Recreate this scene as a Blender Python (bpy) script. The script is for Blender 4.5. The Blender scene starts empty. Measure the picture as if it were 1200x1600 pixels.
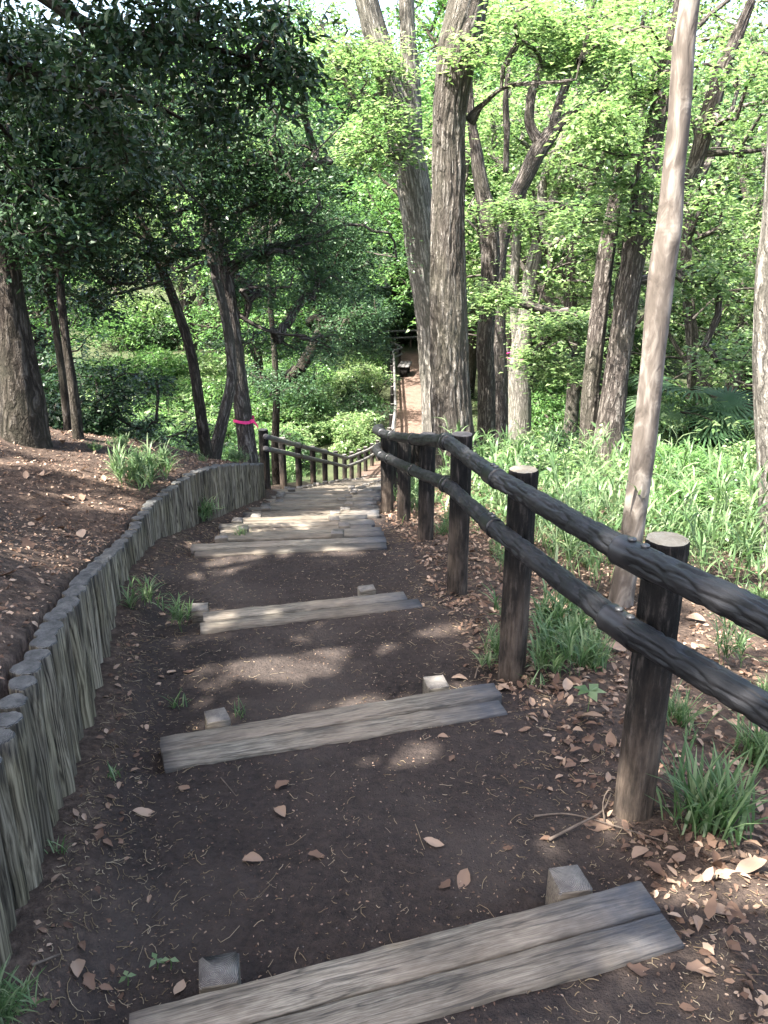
import bpy, math, random
import numpy as np
from mathutils import Vector, Matrix
R = math.radians
SC = bpy.context.scene
COL = SC.collection
# ------------------------------------------------------------------ camera / sky / sun / exposure
PITCH = 20.0; FPX = 1290.0
cam = bpy.data.objects.new('camera', bpy.data.cameras.new('camera')); COL.objects.link(cam)
cam.location = (0, 0, 0); cam.rotation_euler = (R(90-PITCH), 0, 0)
cam.data.sensor_fit = 'VERTICAL'; cam.data.sensor_height = 24; cam.data.lens = 24*FPX/1600
cam.data.clip_start = .05; cam.data.clip_end = 2000
SC.camera = cam
SUN = Vector((-.42, -.30, .84)).normalized()          # towards the sun
elev = math.asin(SUN.z); az = math.atan2(SUN.x, SUN.y)
w = bpy.data.worlds.new('World'); SC.world = w; w.use_nodes = True
wn = w.node_tree; bg = wn.nodes['Background']
sky = wn.nodes.new('ShaderNodeTexSky'); sky.sky_type = 'NISHITA'; sky.sun_disc = False
sky.sun_elevation = elev; sky.sun_rotation = az; sky.air_density = 1.0; sky.dust_density = 5.0; sky.ozone_density = 1.0
wn.links.new(sky.outputs[0], bg.inputs[0]); bg.inputs[1].default_value = .15
sl = bpy.data.lights.new('sun', 'SUN'); sl.energy = 5.0; sl.angle = R(.5); sl.color = (1, .95, .88)
so = bpy.data.objects.new('sun', sl); COL.objects.link(so); so.rotation_euler = SUN.to_track_quat('Z', 'Y').to_euler()
SC.view_settings.view_transform = 'Standard'; SC.view_settings.look = 'None'
SC.view_settings.exposure = 2.85; SC.view_settings.gamma = 1
SC.render.engine = 'CYCLES'
cy = SC.cycles
cy.max_bounces = 7; cy.diffuse_bounces = 4; cy.glossy_bounces = 2; cy.transmission_bounces = 4; cy.transparent_max_bounces = 4
cy.caustics_reflective = False; cy.caustics_refractive = False; cy.sample_clamp_indirect = 4
try: cy.use_denoising = True
except Exception: pass

rng = np.random.default_rng(7); random.seed(7)
CP, SP = math.cos(R(PITCH)), math.sin(R(PITCH))
def ray(px, py):
    a = (px-600)/FPX; b = (800-py)/FPX
    return np.array([a, CP+b*SP, -SP+b*CP])
def P(px, py, t): return ray(px, py)*t                  # point at depth t
def V(px, py, Y):                                       # point at world y = Y
    d = ray(px, py); return d*(Y/d[1])
def PZ(px, py, z):
    d = ray(px, py); return d*(z/d[2])
def depth(p): return p[1]*CP-p[2]*SP

# ------------------------------------------------------------------ noise
def _h(ix, iy, iz):
    n = (ix*374761393+iy*668265263+iz*2147483647//7+iz*1274126177) & 0xffffffff
    n = ((n ^ (n >> 13))*1274126177) & 0xffffffff
    return ((n ^ (n >> 16)) & 0xffff)/65535.0
def noise3(p):
    p = np.asarray(p, float); i = np.floor(p).astype(np.int64); f = p-i; f = f*f*(3-2*f)
    x, y, z = i[:, 0], i[:, 1], i[:, 2]; fx, fy, fz = f[:, 0], f[:, 1], f[:, 2]
    r = 0
    for dx in (0, 1):
        for dy in (0, 1):
            for dz in (0, 1):
                r = r+_h(x+dx, y+dy, z+dz)*(fx if dx else 1-fx)*(fy if dy else 1-fy)*(fz if dz else 1-fz)
    return r
def fbm(p, o=3):
    p = np.asarray(p, float); r = 0; a = .5; s = 0
    for k in range(o): r = r+a*noise3(p*2**k+k*17.3); s += a; a *= .5
    return r/s

# ------------------------------------------------------------------ mesh / object helpers
def mesh_np(name, v, quads=None, tris=None, smooth=False, attrs=None):
    me = bpy.data.meshes.new(name)
    v = np.asarray(v, np.float32).reshape(-1, 3)
    loops = []; starts = []; n = 0
    if quads is not None and len(quads):
        q = np.asarray(quads, np.int32).reshape(-1, 4); loops.append(q.ravel()); starts.append(np.arange(len(q))*4); n = len(q)*4
    if tris is not None and len(tris):
        t = np.asarray(tris, np.int32).reshape(-1, 3); loops.append(t.ravel()); starts.append(n+np.arange(len(t))*3)
    L = np.concatenate(loops); S = np.concatenate(starts)
    me.vertices.add(len(v)); me.vertices.foreach_set('co', v.ravel())
    me.loops.add(len(L)); me.loops.foreach_set('vertex_index', L)
    me.polygons.add(len(S)); me.polygons.foreach_set('loop_start', S.astype(np.int32))
    if smooth: me.polygons.foreach_set('use_smooth', np.ones(len(S), bool))
    me.update(calc_edges=True); me.validate()
    for k, a in (attrs or {}).items():
        a = np.asarray(a, np.float32)
        if a.ndim == 2: at = me.attributes.new(k, 'FLOAT_VECTOR', 'POINT'); at.data.foreach_set('vector', a.ravel())
        else: at = me.attributes.new(k, 'FLOAT', 'POINT'); at.data.foreach_set('value', a)
    return me
def tag(o, label=None, cat=None, group=None, kind=None):
    if label: o['label'] = label
    if cat: o['category'] = cat
    if group: o['group'] = group
    if kind: o['kind'] = kind
    return o
def link(name, me, mats, parent=None, loc=None, rot=None):
    o = bpy.data.objects.new(name, me); COL.objects.link(o)
    if mats is not None and me is not None and len(me.materials) == 0:
        for m in (mats if isinstance(mats, (list, tuple)) else [mats]): me.materials.append(m)
    if parent is not None: o.parent = parent
    if loc is not None: o.location = loc
    if rot is not None: o.rotation_euler = rot
    return o
def empty(name, loc, rz=0):
    o = bpy.data.objects.new(name, None); COL.objects.link(o); o.location = loc; o.rotation_euler = (0, 0, rz)
    o.empty_display_size = .1
    return o
def copy_tree(o, parent=None):
    c = o.copy(); COL.objects.link(c)
    if parent is not None: c.parent = parent
    for ch in [k for k in KIDS.get(o.name, [])]: copy_tree(ch, c)
    return c
KIDS = {}
def kid(parent, o): KIDS.setdefault(parent.name, []).append(o); return o

class MB:                                               # mesh collector
    def __init__(s): s.v = []; s.q = []; s.t = []; s.n = 0; s.bk = []; s.mi = []
    def add(s, v, q=None, t=None, bk=None):
        v = np.asarray(v, float).reshape(-1, 3)
        if q is not None and len(q): s.q.append(np.asarray(q)+s.n)
        if t is not None and len(t): s.t.append(np.asarray(t)+s.n)
        s.v.append(v); s.bk.append(v*0+0 if bk is None else bk); s.n += len(v)
    def mesh(s, name, smooth=True, off=None):
        v = np.concatenate(s.v)
        if off is not None: v = v-np.asarray(off)
        return mesh_np(name, v, np.concatenate(s.q) if s.q else None, np.concatenate(s.t) if s.t else None, smooth, {'bk': np.concatenate(s.bk)})

def catmull(pts, rad, step):
    pts = np.asarray(pts, float); rad = np.asarray(rad, float)
    Pp = np.vstack([2*pts[0]-pts[1], pts, 2*pts[-1]-pts[-2]]); Rr = np.concatenate([[rad[0]], rad, [rad[-1]]])
    out = []; ro = []
    for i in range(1, len(Pp)-2):
        n = max(1, int(round(np.linalg.norm(Pp[i+1]-Pp[i])/step)))
        for k in range(n):
            t = k/n
            a, b, c, d = Pp[i-1], Pp[i], Pp[i+1], Pp[i+2]
            out.append(.5*((2*b)+(-a+c)*t+(2*a-5*b+4*c-d)*t*t+(-a+3*b-3*c+d)*t**3)); ro.append(Rr[i]*(1-t)+Rr[i+1]*t)
    out.append(Pp[-2]); ro.append(Rr[-2])
    return np.array(out), np.array(ro)
def tube(mb, pts, rad, n=8, cap=False, disp=None, seed=0):
    pts = np.asarray(pts, float); rad = np.asarray(rad, float)*np.ones(len(pts)); m = len(pts)
    T = np.gradient(pts, axis=0); T /= np.linalg.norm(T, axis=1)[:, None]+1e-9
    up = np.array([0, 1., 0]) if abs(T[0][1]) < .9 else np.array([0, 0, 1.])
    A = np.zeros_like(pts); a = np.cross(T[0], up); a /= np.linalg.norm(a)
    for i in range(m):
        a = a-T[i]*np.dot(a, T[i]); a /= np.linalg.norm(a); A[i] = a
    B = np.cross(T, A)
    th = np.linspace(0, 2*np.pi, n, endpoint=False)
    s = np.concatenate([[0], np.cumsum(np.linalg.norm(np.diff(pts, axis=0), axis=1))])
    c, si = np.cos(th), np.sin(th)
    dirs = A[:, None, :]*c[None, :, None]+B[:, None, :]*si[None, :, None]
    Rm = rad[:, None]*np.ones(n)
    r0 = rad.mean()
    bk = np.stack([r0*c[None, :]*np.ones((m, 1)), r0*si[None, :]*np.ones((m, 1)), s[:, None]*np.ones(n)], -1)+seed*3.7
    if disp is not None: Rm = Rm+disp(bk.reshape(-1, 3), Rm.ravel()).reshape(m, n)
    v = pts[:, None, :]+dirs*Rm[:, :, None]
    i = np.arange(m-1)[:, None]*n; j = np.arange(n)[None, :]; j2 = (j+1) % n
    q = np.stack([i+j, i+j2, i+n+j2, i+n+j], -1).reshape(-1, 4)
    vv = v.reshape(-1, 3); bb = bk.reshape(-1, 3); t = None
    if cap:
        vv = np.vstack([vv, pts[0], pts[-1]]); bb = np.vstack([bb, bb[0], bb[-1]])
        k = np.arange(n); k2 = (k+1) % n
        t = np.vstack([np.stack([k2, k, k*0+m*n], -1), np.stack([(m-1)*n+k, (m-1)*n+k2, k*0+m*n+1], -1)])
    mb.add(vv, q, t, bb)
    return v

# ------------------------------------------------------------------ materials
class NT:
    def __init__(s, name):
        s.m = bpy.data.materials.new(name); s.m.use_nodes = True; s.t = s.m.node_tree
        s.b = s.t.nodes['Principled BSDF']; s.out = s.t.nodes['Material Output']
    def n(s, typ, ins=None, **kw):
        nd = s.t.nodes.new('ShaderNode'+typ)
        for k, v in kw.items(): setattr(nd, k, v)
        for k, v in (ins or {}).items(): s.set(nd, k, v)
        return nd
    def set(s, nd, k, v):
        if hasattr(v, 'is_output') or isinstance(v, bpy.types.NodeSocket): s.t.links.new(v, nd.inputs[k])
        else: nd.inputs[k].default_value = v
    def vec(s, attr='bk', scale=(1, 1, 1), obj=False, rnd=True):
        if obj: c = s.n('TexCoord').outputs['Object']
        else: c = s.n('Attribute', attribute_name=attr).outputs['Vector']
        mp = s.n('Mapping', {'Vector': c, 'Scale': scale})
        if rnd:
            oi = s.n('ObjectInfo'); mu = s.n('Math', {0: oi.outputs['Random'], 1: 37.0}, operation='MULTIPLY')
            s.t.links.new(mu.outputs[0], mp.inputs['Location'])
        return mp.outputs[0]
    def noise(s, v, sc, det=4, rough=.6, dist=0):
        return s.n('TexNoise', {'Vector': v, 'Scale': sc, 'Detail': det, 'Roughness': rough, 'Distortion': dist}).outputs[0]
    def ramp(s, f, stops):
        r = s.n('ValToRGB', {'Fac': f}); e = r.color_ramp.elements
        while len(e) < len(stops): e.new(.5)
        for el, (p, c) in zip(e, stops): el.position = p; el.color = (*c, 1) if len(c) == 3 else c
        return r.outputs[0]
    def mix(s, f, a, b, mode='MIX'):
        m = s.n('Mix', data_type='RGBA', blend_type=mode)
        for k, v in ((0, f), (6, a), (7, b)):
            if isinstance(v, tuple) and len(v) == 3: v = (*v, 1)
            s.set(m, k, v)
        return m.outputs[2]
    def math(s, op, a, b=0.0): return s.n('Math', {0: a, 1: b}, operation=op).outputs[0]
    def bump(s, h, st=.5, d=.01, normal=None):
        b = s.n('Bump', {'Height': h, 'Strength': st, 'Distance': d})
        if normal is not None: s.set(b, 'Normal', normal)
        return b.outputs[0]
    def fin(s, col=None, rough=.8, nor=None, spec=.3):
        if col is not None: s.set(s.b, 'Base Color', (*col, 1) if isinstance(col, tuple) else col)
        s.set(s.b, 'Roughness', rough); s.set(s.b, 'Specular IOR Level', spec)
        if nor is not None: s.set(s.b, 'Normal', nor)
        return s.m

def bark_mat(name, dark, light, fr=22, zs=.16, d=.02, moss=None):
    k = NT(name); v = k.vec(scale=(1, 1, zs))
    wob = k.n('TexNoise', {'Vector': k.vec(scale=(1, 1, .45)), 'Scale': fr*.7, 'Detail': 3.0}).outputs['Color']
    v2 = k.n('VectorMath', {0: v, 1: k.n('VectorMath', {0: wob, 'Scale': .9/fr}, operation='SCALE').outputs[0]}, operation='ADD').outputs[0]
    a = k.noise(v2, fr, 2, .5); b = k.noise(k.vec(scale=(1, 1, .35)), fr*5, 5, .7); c2 = k.noise(v2, fr*2.3, 3, .6)
    cr = k.math('MINIMUM', k.math('MULTIPLY', k.math('ABSOLUTE', k.math('SUBTRACT', a, .5)), 7.0), 1.0)
    cr2 = k.math('MINIMUM', k.math('MULTIPLY', k.math('ABSOLUTE', k.math('SUBTRACT', c2, .5)), 9.0), 1.0)
    crk = k.math('MULTIPLY', cr, k.math('ADD', k.math('MULTIPLY', cr2, .5), .5))
    h = k.math('ADD', k.math('MULTIPLY', crk, .8), k.math('MULTIPLY', b, .45))
    c = k.ramp(h, [(.2, tuple(x*.4 for x in dark)), (.6, tuple(x*1.1 for x in dark)), (1.1 if False else 1.0, tuple(x*.85 for x in light))])
    big = k.noise(k.vec(scale=(1, 1, .5)), 2.5, 3)
    c = k.mix(k.ramp(big, [(.45, (0, 0, 0)), (.7, (.6, .6, .6))]), c, k.mix(.35, c, moss or (.10, .105, .07)))
    return k.fin(c, .9, k.bump(h, 1.0, d), .12)
M = {}
M['oak'] = bark_mat('oak_bark', (.075, .065, .055), (.25, .23, .205), 22, .10, .025)
M['bark'] = bark_mat('grey_bark', (.065, .055, .048), (.24, .215, .19), 26, .15, .02)
M['barkl'] = bark_mat('pale_bark', (.12, .11, .095), (.32, .30, .265), 24, .10, .014)
M['barkd'] = bark_mat('dark_bark', (.03, .024, .019), (.10, .086, .072), 30, .15, .015)
def smooth_bark():
    k = NT('smooth_bark'); v = k.vec(scale=(1, 1, .35))
    a = k.noise(v, 14, 5, .55, 1.2); b = k.noise(k.vec(scale=(1, 1, .12)), 30, 4)
    h = k.math('ADD', a, k.math('MULTIPLY', b, .5))
    c = k.ramp(h, [(.45, (.045, .037, .03)), (.72, (.10, .084, .070)), (1, (.235, .21, .18))])
    return k.fin(c, .8, k.bump(h, .9, .012), .18)
M['smooth'] = smooth_bark()

def leaf_mat(name, c1, c2, c3, tr=.45, trc=None, rough=.45, spec=.35):
    k = NT(name)
    r = k.n('Attribute', attribute_name='rnd').outputs['Fac']
    big = k.noise(k.n('NewGeometry').outputs['Position'], .9, 2)
    f = k.math('ADD', k.math('MULTIPLY', r, .65), k.math('MULTIPLY', big, .4))
    c = k.ramp(f, [(.12, c1), (.5, c2), (.9, c3)])
    k.fin(c, rough, None, spec)
    t = k.n('BsdfTranslucent', {'Color': k.mix(1.0, c, trc or (1.15, 1.25, .92), 'MULTIPLY')})
    m = k.n('MixShader', {0: tr, 1: k.b.outputs[0], 2: t.outputs[0]})
    k.t.links.new(m.outputs[0], k.out.inputs[0])
    return k.m
M['lf_bright'] = leaf_mat('spring_leaf', (.065, .125, .045), (.13, .205, .078), (.27, .33, .17), .5, None, .36, .6)
M['lf_mid'] = leaf_mat('green_leaf', (.045, .105, .038), (.08, .165, .05), (.15, .25, .08), .45)
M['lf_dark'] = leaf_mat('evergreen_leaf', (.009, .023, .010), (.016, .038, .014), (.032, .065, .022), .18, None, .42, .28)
M['lf_far'] = leaf_mat('dull_leaf', (.022, .052, .024), (.04, .085, .036), (.08, .135, .06), .35)  # one even dull green for the finer dark foliage and palm fronds
M['grass'] = leaf_mat('grass_blade', (.04, .085, .03), (.085, .15, .055), (.21, .26, .14), .4)
M['dry'] = leaf_mat('dry_leaf', (.05, .028, .019), (.13, .08, .054), (.34, .25, .18), .12, (1, .8, .6), .7, .2)
M['straw'] = leaf_mat('straw_bit', (.12, .09, .055), (.20, .15, .09), (.34, .28, .2), .1, (1, .9, .7), .8, .1)

def ground_mat():
    k = NT('forest_soil'); geo = k.n('NewGeometry').outputs['Position']
    lit = k.n('Attribute', attribute_name='litter').outputs['Fac']
    red = k.n('Attribute', attribute_name='red').outputs['Fac']
    gr = k.n('Attribute', attribute_name='green').outputs['Fac']
    a = k.noise(geo, 3.0, 6, .65); b = k.noise(geo, 38, 5, .7); cc = k.noise(geo, 160, 3, .6)
    soil = k.ramp(a, [(.3, (.014, .0115, .0105)), (.55, (.025, .020, .018)), (.75, (.044, .035, .030))])
    soil = k.mix(k.ramp(k.noise(geo, 1.6, 5, .6), [(.5, (0, 0, 0)), (.68, (.6, .6, .6))]), soil, (.062, .052, .045))
    soil = k.mix(k.ramp(b, [(.35, (0, 0, 0)), (.75, (.7, .7, .7))]), soil, (.058, .044, .037))
    vo = k.n('TexVoronoi', {'Vector': geo, 'Scale': 70.0})
    peb = k.ramp(vo.outputs['Distance'], [(.10, (1, 1, 1)), (.2, (0, 0, 0))])
    sel = k.ramp(k.n('TexVoronoi', {'Vector': geo, 'Scale': 70.0}).outputs['Color'], [(.78, (0, 0, 0)), (.84, (1, 1, 1))])
    soil = k.mix(k.mix(1.0, peb, sel, 'MULTIPLY'), soil, (.15, .13, .115))
    litc = k.ramp(k.noise(geo, 22, 5, .75), [(.3, (.024, .017, .013)), (.5, (.062, .043, .032)), (.7, (.14, .10, .076))])
    redc = k.ramp(k.noise(geo, 2.5, 6, .7), [(.3, (.09, .06, .046)), (.7, (.155, .11, .086))])
    c = k.mix(lit, soil, litc); c = k.mix(red, c, redc)
    c = k.mix(gr, c, k.ramp(k.noise(geo, 4, 5, .7), [(.3, (.025, .035, .018)), (.7, (.06, .078, .034))]))
    h = k.math('ADD', k.math('MULTIPLY', a, 2.0), k.math('ADD', k.math('MULTIPLY', b, .55), k.math('MULTIPLY', cc, .2)))
    h = k.math('ADD', h, k.math('MULTIPLY', k.noise(geo, 14, 4, .6), .9))
    return k.fin(c, .95, k.bump(h, 1.0, .03), .12)
M['ground'] = ground_mat()

def board_mat():
    k = NT('weathered_board'); v = k.vec(obj=True, scale=(.10, 1, 1))
    g = k.noise(v, 120, 5, .65, .3); ck = k.noise(k.vec(obj=True, scale=(.05, 1, 1)), 26, 3, .5)
    crk = k.math('MINIMUM', k.math('MULTIPLY', k.math('ABSOLUTE', k.math('SUBTRACT', ck, .5)), 45.0), 1.0)
    wv = k.n('TexWave', {'Vector': k.vec(obj=True, scale=(.12, 1, 1)), 'Scale': 60.0, 'Distortion': 9.0, 'Detail': 3.0, 'Detail Scale': 1.5}, bands_direction='Y').outputs['Fac']
    big = k.noise(k.vec(obj=True, scale=(.7, 1, 1)), 5, 4, .65)
    c = k.ramp(k.math('ADD', k.math('MULTIPLY', g, .85), k.math('MULTIPLY', wv, .12)), [(.3, (.040, .036, .028)), (.5, (.125, .110, .086)), (.75, (.25, .225, .18))])
    brn = k.ramp(k.noise(k.vec(obj=True, scale=(.5, 1, 1)), 3.2, 3), [(.40, (0, 0, 0)), (.58, (.8, .8, .8))])
    c = k.mix(brn, c, k.mix(.6, c, (.165, .128, .094)))
    dk = k.ramp(big, [(.3, (.5, .5, .5)), (.52, (1, 1, 1))])
    c = k.mix(1.0, c, dk, 'MULTIPLY')
    c = k.mix(crk, k.mix(.35, (.02, .018, .015), c), c)
    edge = k.n('Attribute', attribute_name='edge').outputs['Fac']
    c = k.mix(k.math('MULTIPLY', edge, k.ramp(k.noise(k.vec(obj=True), 9, 4), [(.3, (.45, .45, .45)), (.6, (1, 1, 1))])), c, k.mix(g, (.012, .013, .016), (.075, .08, .09)))
    rb = k.math('ADD', k.math('MULTIPLY', k.n('ObjectInfo').outputs['Random'], .5), .72); c = k.mix(1.0, c, k.n('CombineXYZ', {0: rb, 1: rb, 2: rb}).outputs[0], 'MULTIPLY')
    h = k.math('ADD', k.math('MULTIPLY', g, .8), k.math('MULTIPLY', crk, .5))
    return k.fin(c, .78, k.bump(h, .7, .004), .25)
M['board'] = board_mat()
def ring_mat(name, c0, c1, c2, sc=60, rough=.85):
    k = NT(name); v = k.vec(obj=True, rnd=False, scale=(1, 1, .05))
    v2 = k.n('VectorMath', {0: v, 1: k.n('VectorMath', {0: k.n('TexNoise', {'Vector': k.vec(obj=True), 'Scale': 14.0, 'Detail': 2.0}).outputs['Color'], 'Scale': .02}, operation='SCALE').outputs[0]}, operation='ADD').outputs[0]
    wv = k.n('TexWave', {'Vector': v2, 'Scale': float(sc), 'Distortion': 1.2, 'Detail': 2.0}, wave_type='RINGS', rings_direction='Z').outputs['Fac']
    n = k.noise(k.vec(obj=True), 25, 5)
    n2 = k.noise(k.vec(obj=True), 140, 3)
    c = k.ramp(k.math('ADD', k.math('MULTIPLY', wv, .22), k.math('ADD', k.math('MULTIPLY', n, .75), k.math('MULTIPLY', n2, .25))), [(.3, c0), (.58, c1), (.85, c2)])
    return k.fin(c, rough, k.bump(k.math('ADD', wv, n), .7, .004), .2)
M['end'] = ring_mat('end_grain', (.05, .045, .042), (.115, .105, .095), (.22, .205, .18), 75)
M['endg'] = ring_mat('grey_end_grain', (.025, .025, .025), (.062, .062, .060), (.16, .158, .145), 110)
M['endl'] = ring_mat('pale_end_grain', (.15, .12, .085), (.34, .29, .205), (.5, .44, .34), 90)
def log_mat():
    k = NT('weathered_log'); v = k.vec(obj=True, scale=(1, 1, .045))
    wob = k.n('TexNoise', {'Vector': k.vec(obj=True, scale=(1, 1, .6)), 'Scale': 7.0, 'Detail': 1.0}).outputs['Color']
    v2 = k.n('VectorMath', {0: v, 1: k.n('VectorMath', {0: wob, 'Scale': .022}, operation='SCALE').outputs[0]}, operation='ADD').outputs[0]
    g0 = k.noise(v2, 20, 2, .5); g2 = k.noise(v2, 260, 3, .6)
    g = k.math('ADD', k.math('MULTIPLY', k.math('SINE', k.math('MULTIPLY', g0, 60.0)), .5), .5)
    f = k.math('ADD', k.math('MULTIPLY', g, .16), k.math('ADD', k.math('MULTIPLY', g2, .40), k.math('MULTIPLY', k.noise(v2, 70, 3), .36)))
    c = k.ramp(f, [(.30, (.014, .012, .010)), (.41, (.085, .071, .052)), (.52, (.17, .145, .106)), (.66, (.29, .252, .19))])
    big = k.noise(k.vec(obj=True, scale=(1, 1, .4)), 6, 3)
    c = k.mix(k.ramp(big, [(.4, (0, 0, 0)), (.65, (.5, .5, .5))]), c, k.mix(1.0, c, (.95, .95, .72), 'MULTIPLY'))
    oz = k.n('SeparateXYZ', {0: k.n('TexCoord').outputs['Object']}).outputs[2]
    top = k.ramp(k.math('ADD', oz, k.math('MULTIPLY', big, .12)), [(0.0, (0, 0, 0)), (.06, (.6, .6, .6))])
    c = k.mix(top, c, k.mix(.75, c, (.035, .037, .04)))
    rb = k.math('ADD', k.math('MULTIPLY', k.n('ObjectInfo').outputs['Random'], .7), .6); c = k.mix(1.0, c, k.n('CombineXYZ', {0: rb, 1: rb, 2: rb}).outputs[0], 'MULTIPLY')
    return k.fin(c, .9, k.bump(f, .7, .0035), .12)
M['log'] = log_mat()
def post_mat():
    k = NT('black_post_bark'); v = k.vec(scale=(1, 1, .12))
    a = k.noise(v, 60, 5, .65); b = k.noise(k.vec(scale=(1, 1, .6)), 24, 4, .7)
    h = k.math('ADD', a, k.math('MULTIPLY', b, .6))
    c = k.ramp(h, [(.55, (.003, .003, .003)), (.85, (.010, .009, .008)), (1, (.05, .042, .036))])
    low = k.n('Attribute', attribute_name='edge').outputs['Fac']
    pat = k.ramp(k.noise(k.vec(scale=(1, 1, .4)), 12, 4), [(.35, (0, 0, 0)), (.6, (1, 1, 1))])
    c = k.mix(k.math('MULTIPLY', low, pat), c, k.ramp(a, [(.3, (.035, .026, .02)), (.7, (.11, .085, .065))]))
    return k.fin(c, .85, k.bump(h, .9, .012), .15)
M['post'] = post_mat()
def rail_mat():
    k = NT('black_rail_shell'); v = k.vec(scale=(1, 1, .15))
    a = k.noise(v, 70, 4, .6, .5); b = k.noise(k.vec(scale=(1, 1, .4)), 9, 3)
    c = k.ramp(a, [(.35, (.004, .004, .0045)), (.6, (.009, .009, .010)), (.8, (.028, .026, .029))])
    c = k.mix(k.ramp(b, [(.5, (0, 0, 0)), (.75, (.3, .3, .3))]), c, (.06, .056, .06))
    return k.fin(c, .55, k.bump(a, .6, .004), .35)
M['rail'] = rail_mat()
def simple(name, col, rough=.6, spec=.4, var=.3, sc=30):
    k = NT(name); n = k.noise(k.n('NewGeometry').outputs['Position'], sc, 4)
    return k.fin(k.mix(k.ramp(n, [(.3, (0, 0, 0)), (.7, (1, 1, 1))]), tuple(c*(1-var) for c in col), tuple(min(1, c*(1+var)) for c in col)), rough, k.bump(n, .3, .003), spec)
M['collar'] = simple('black_collar', (.006, .006, .007), .38, .4)
M['bolt'] = simple('dark_bolt', (.03, .03, .03), .4, .6)
M['oldrail'] = simple('grey_rail', (.11, .105, .10), .7, .3, .5, 18)
M['pink'] = simple('pink_tape', (.75, .05, .22), .45, .5, .12)
M['twig'] = simple('dead_twig', (.11, .085, .065), .85, .2, .4)
M['greenstem'] = simple('green_stem', (.07, .12, .035), .6, .3)

# ------------------------------------------------------------------ terrain
WY = [-30, -3, 1.2, 1.52, 2.0, 2.8, 3.64, 4.5, 5.3, 6.2, 7.05, 8.9, 12, 20, 40, 200]
WX = [-.80, -.80, -.83, -.865, -.95, -1.12, -1.33, -1.52, -1.57, -1.50, -1.44, -1.35, -1.7, -1.5, -.5, -.5]
def wallx(y): return np.interp(y, WY, WX)
def walltop(y): return np.interp(y, [-30, -3, 1.5, 2.06, 2.41, 3.12, 3.91, 4.64, 5.43, 6.2, 7.05, 8.9, 12, 20, 24], [1.0, -1.1, -1.2, -1.2, -1.26, -1.42, -1.67, -1.87, -1.89, -1.94, -2.12, -2.66, -3.95, -6.5, -6.9])
zy = [-30, -5, 0, 1.4, 2.6, 3.85, 5.26, 10.0, 20, 23, 45, 60, 150, 300]
zz = [2.0, -1.0, -1.45, -1.6, -1.77, -1.94, -2.13, -3.34, -6.35, -6.7, -6.9, -5.0, 14, 20]
def zc(y): return np.interp(y, zy, zz)
def zright(y): return np.interp(y, [-30, -5, 0, 2, 4.3, 9, 11, 14, 20, 26, 45, 60, 150, 300], [2.0, -1.0, -1.5, -1.79, -2.17, -2.92, -3.5, -4.7, -6.6, -7.2, -7.2, -5, 14, 20])
def fencex(y): return np.interp(y, [-30, -3, 1, 2.07, 3.1, 4.16, 5.5, 6.9, 7.7, 9.5, 13, 20, 25, 30, 45, 60], [1.0, .95, .9, .76, .56, .42, .30, .16, .08, .2, .55, .9, 1.9, 2.0, 2.0, 2.0])
def sm(a, b, x): t = np.clip((x-a)/(b-a), 0, 1); return t*t*(3-2*t)
# steps: far edge left end, far edge right end
STEPS = []
def stepz(pl, pr, z): STEPS.append((PZ(*pl, z), PZ(*pr, z), z))
stepz((205, 1577), (1003, 1375), -1.60)
stepz((250, 1150), (762, 1068), -1.77)
stepz((314, 958), (638, 922), -1.94)
stepz((305, 850), (598, 838), -2.13)
NS = 11
for k in range(1, NS):
    y = 5.36+.47*k; z = float(zc(y-.05)); a = .10*(1-k/NS)
    xl = -1.27+.05*math.sin(k*2.3)-.03*k/NS*3; xr = -.02+.05*math.sin(k*1.7)-.06
    STEPS.append((np.array([xl, y-a*.6, z]), np.array([xr, y+a*.6, z]), z))
y = 10.1+.25; 
while y < 20.5:
    z = float(zc(y)); cx = np.interp(y, [10, 15, 20.5], [-.68, -.45, .0]); a = -.10*sm(14, 20, y)
    STEPS.append((np.array([cx-.62, y+a, z]), np.array([cx+.62, y-a, z]), z)); y += .5
STW = .20
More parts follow.
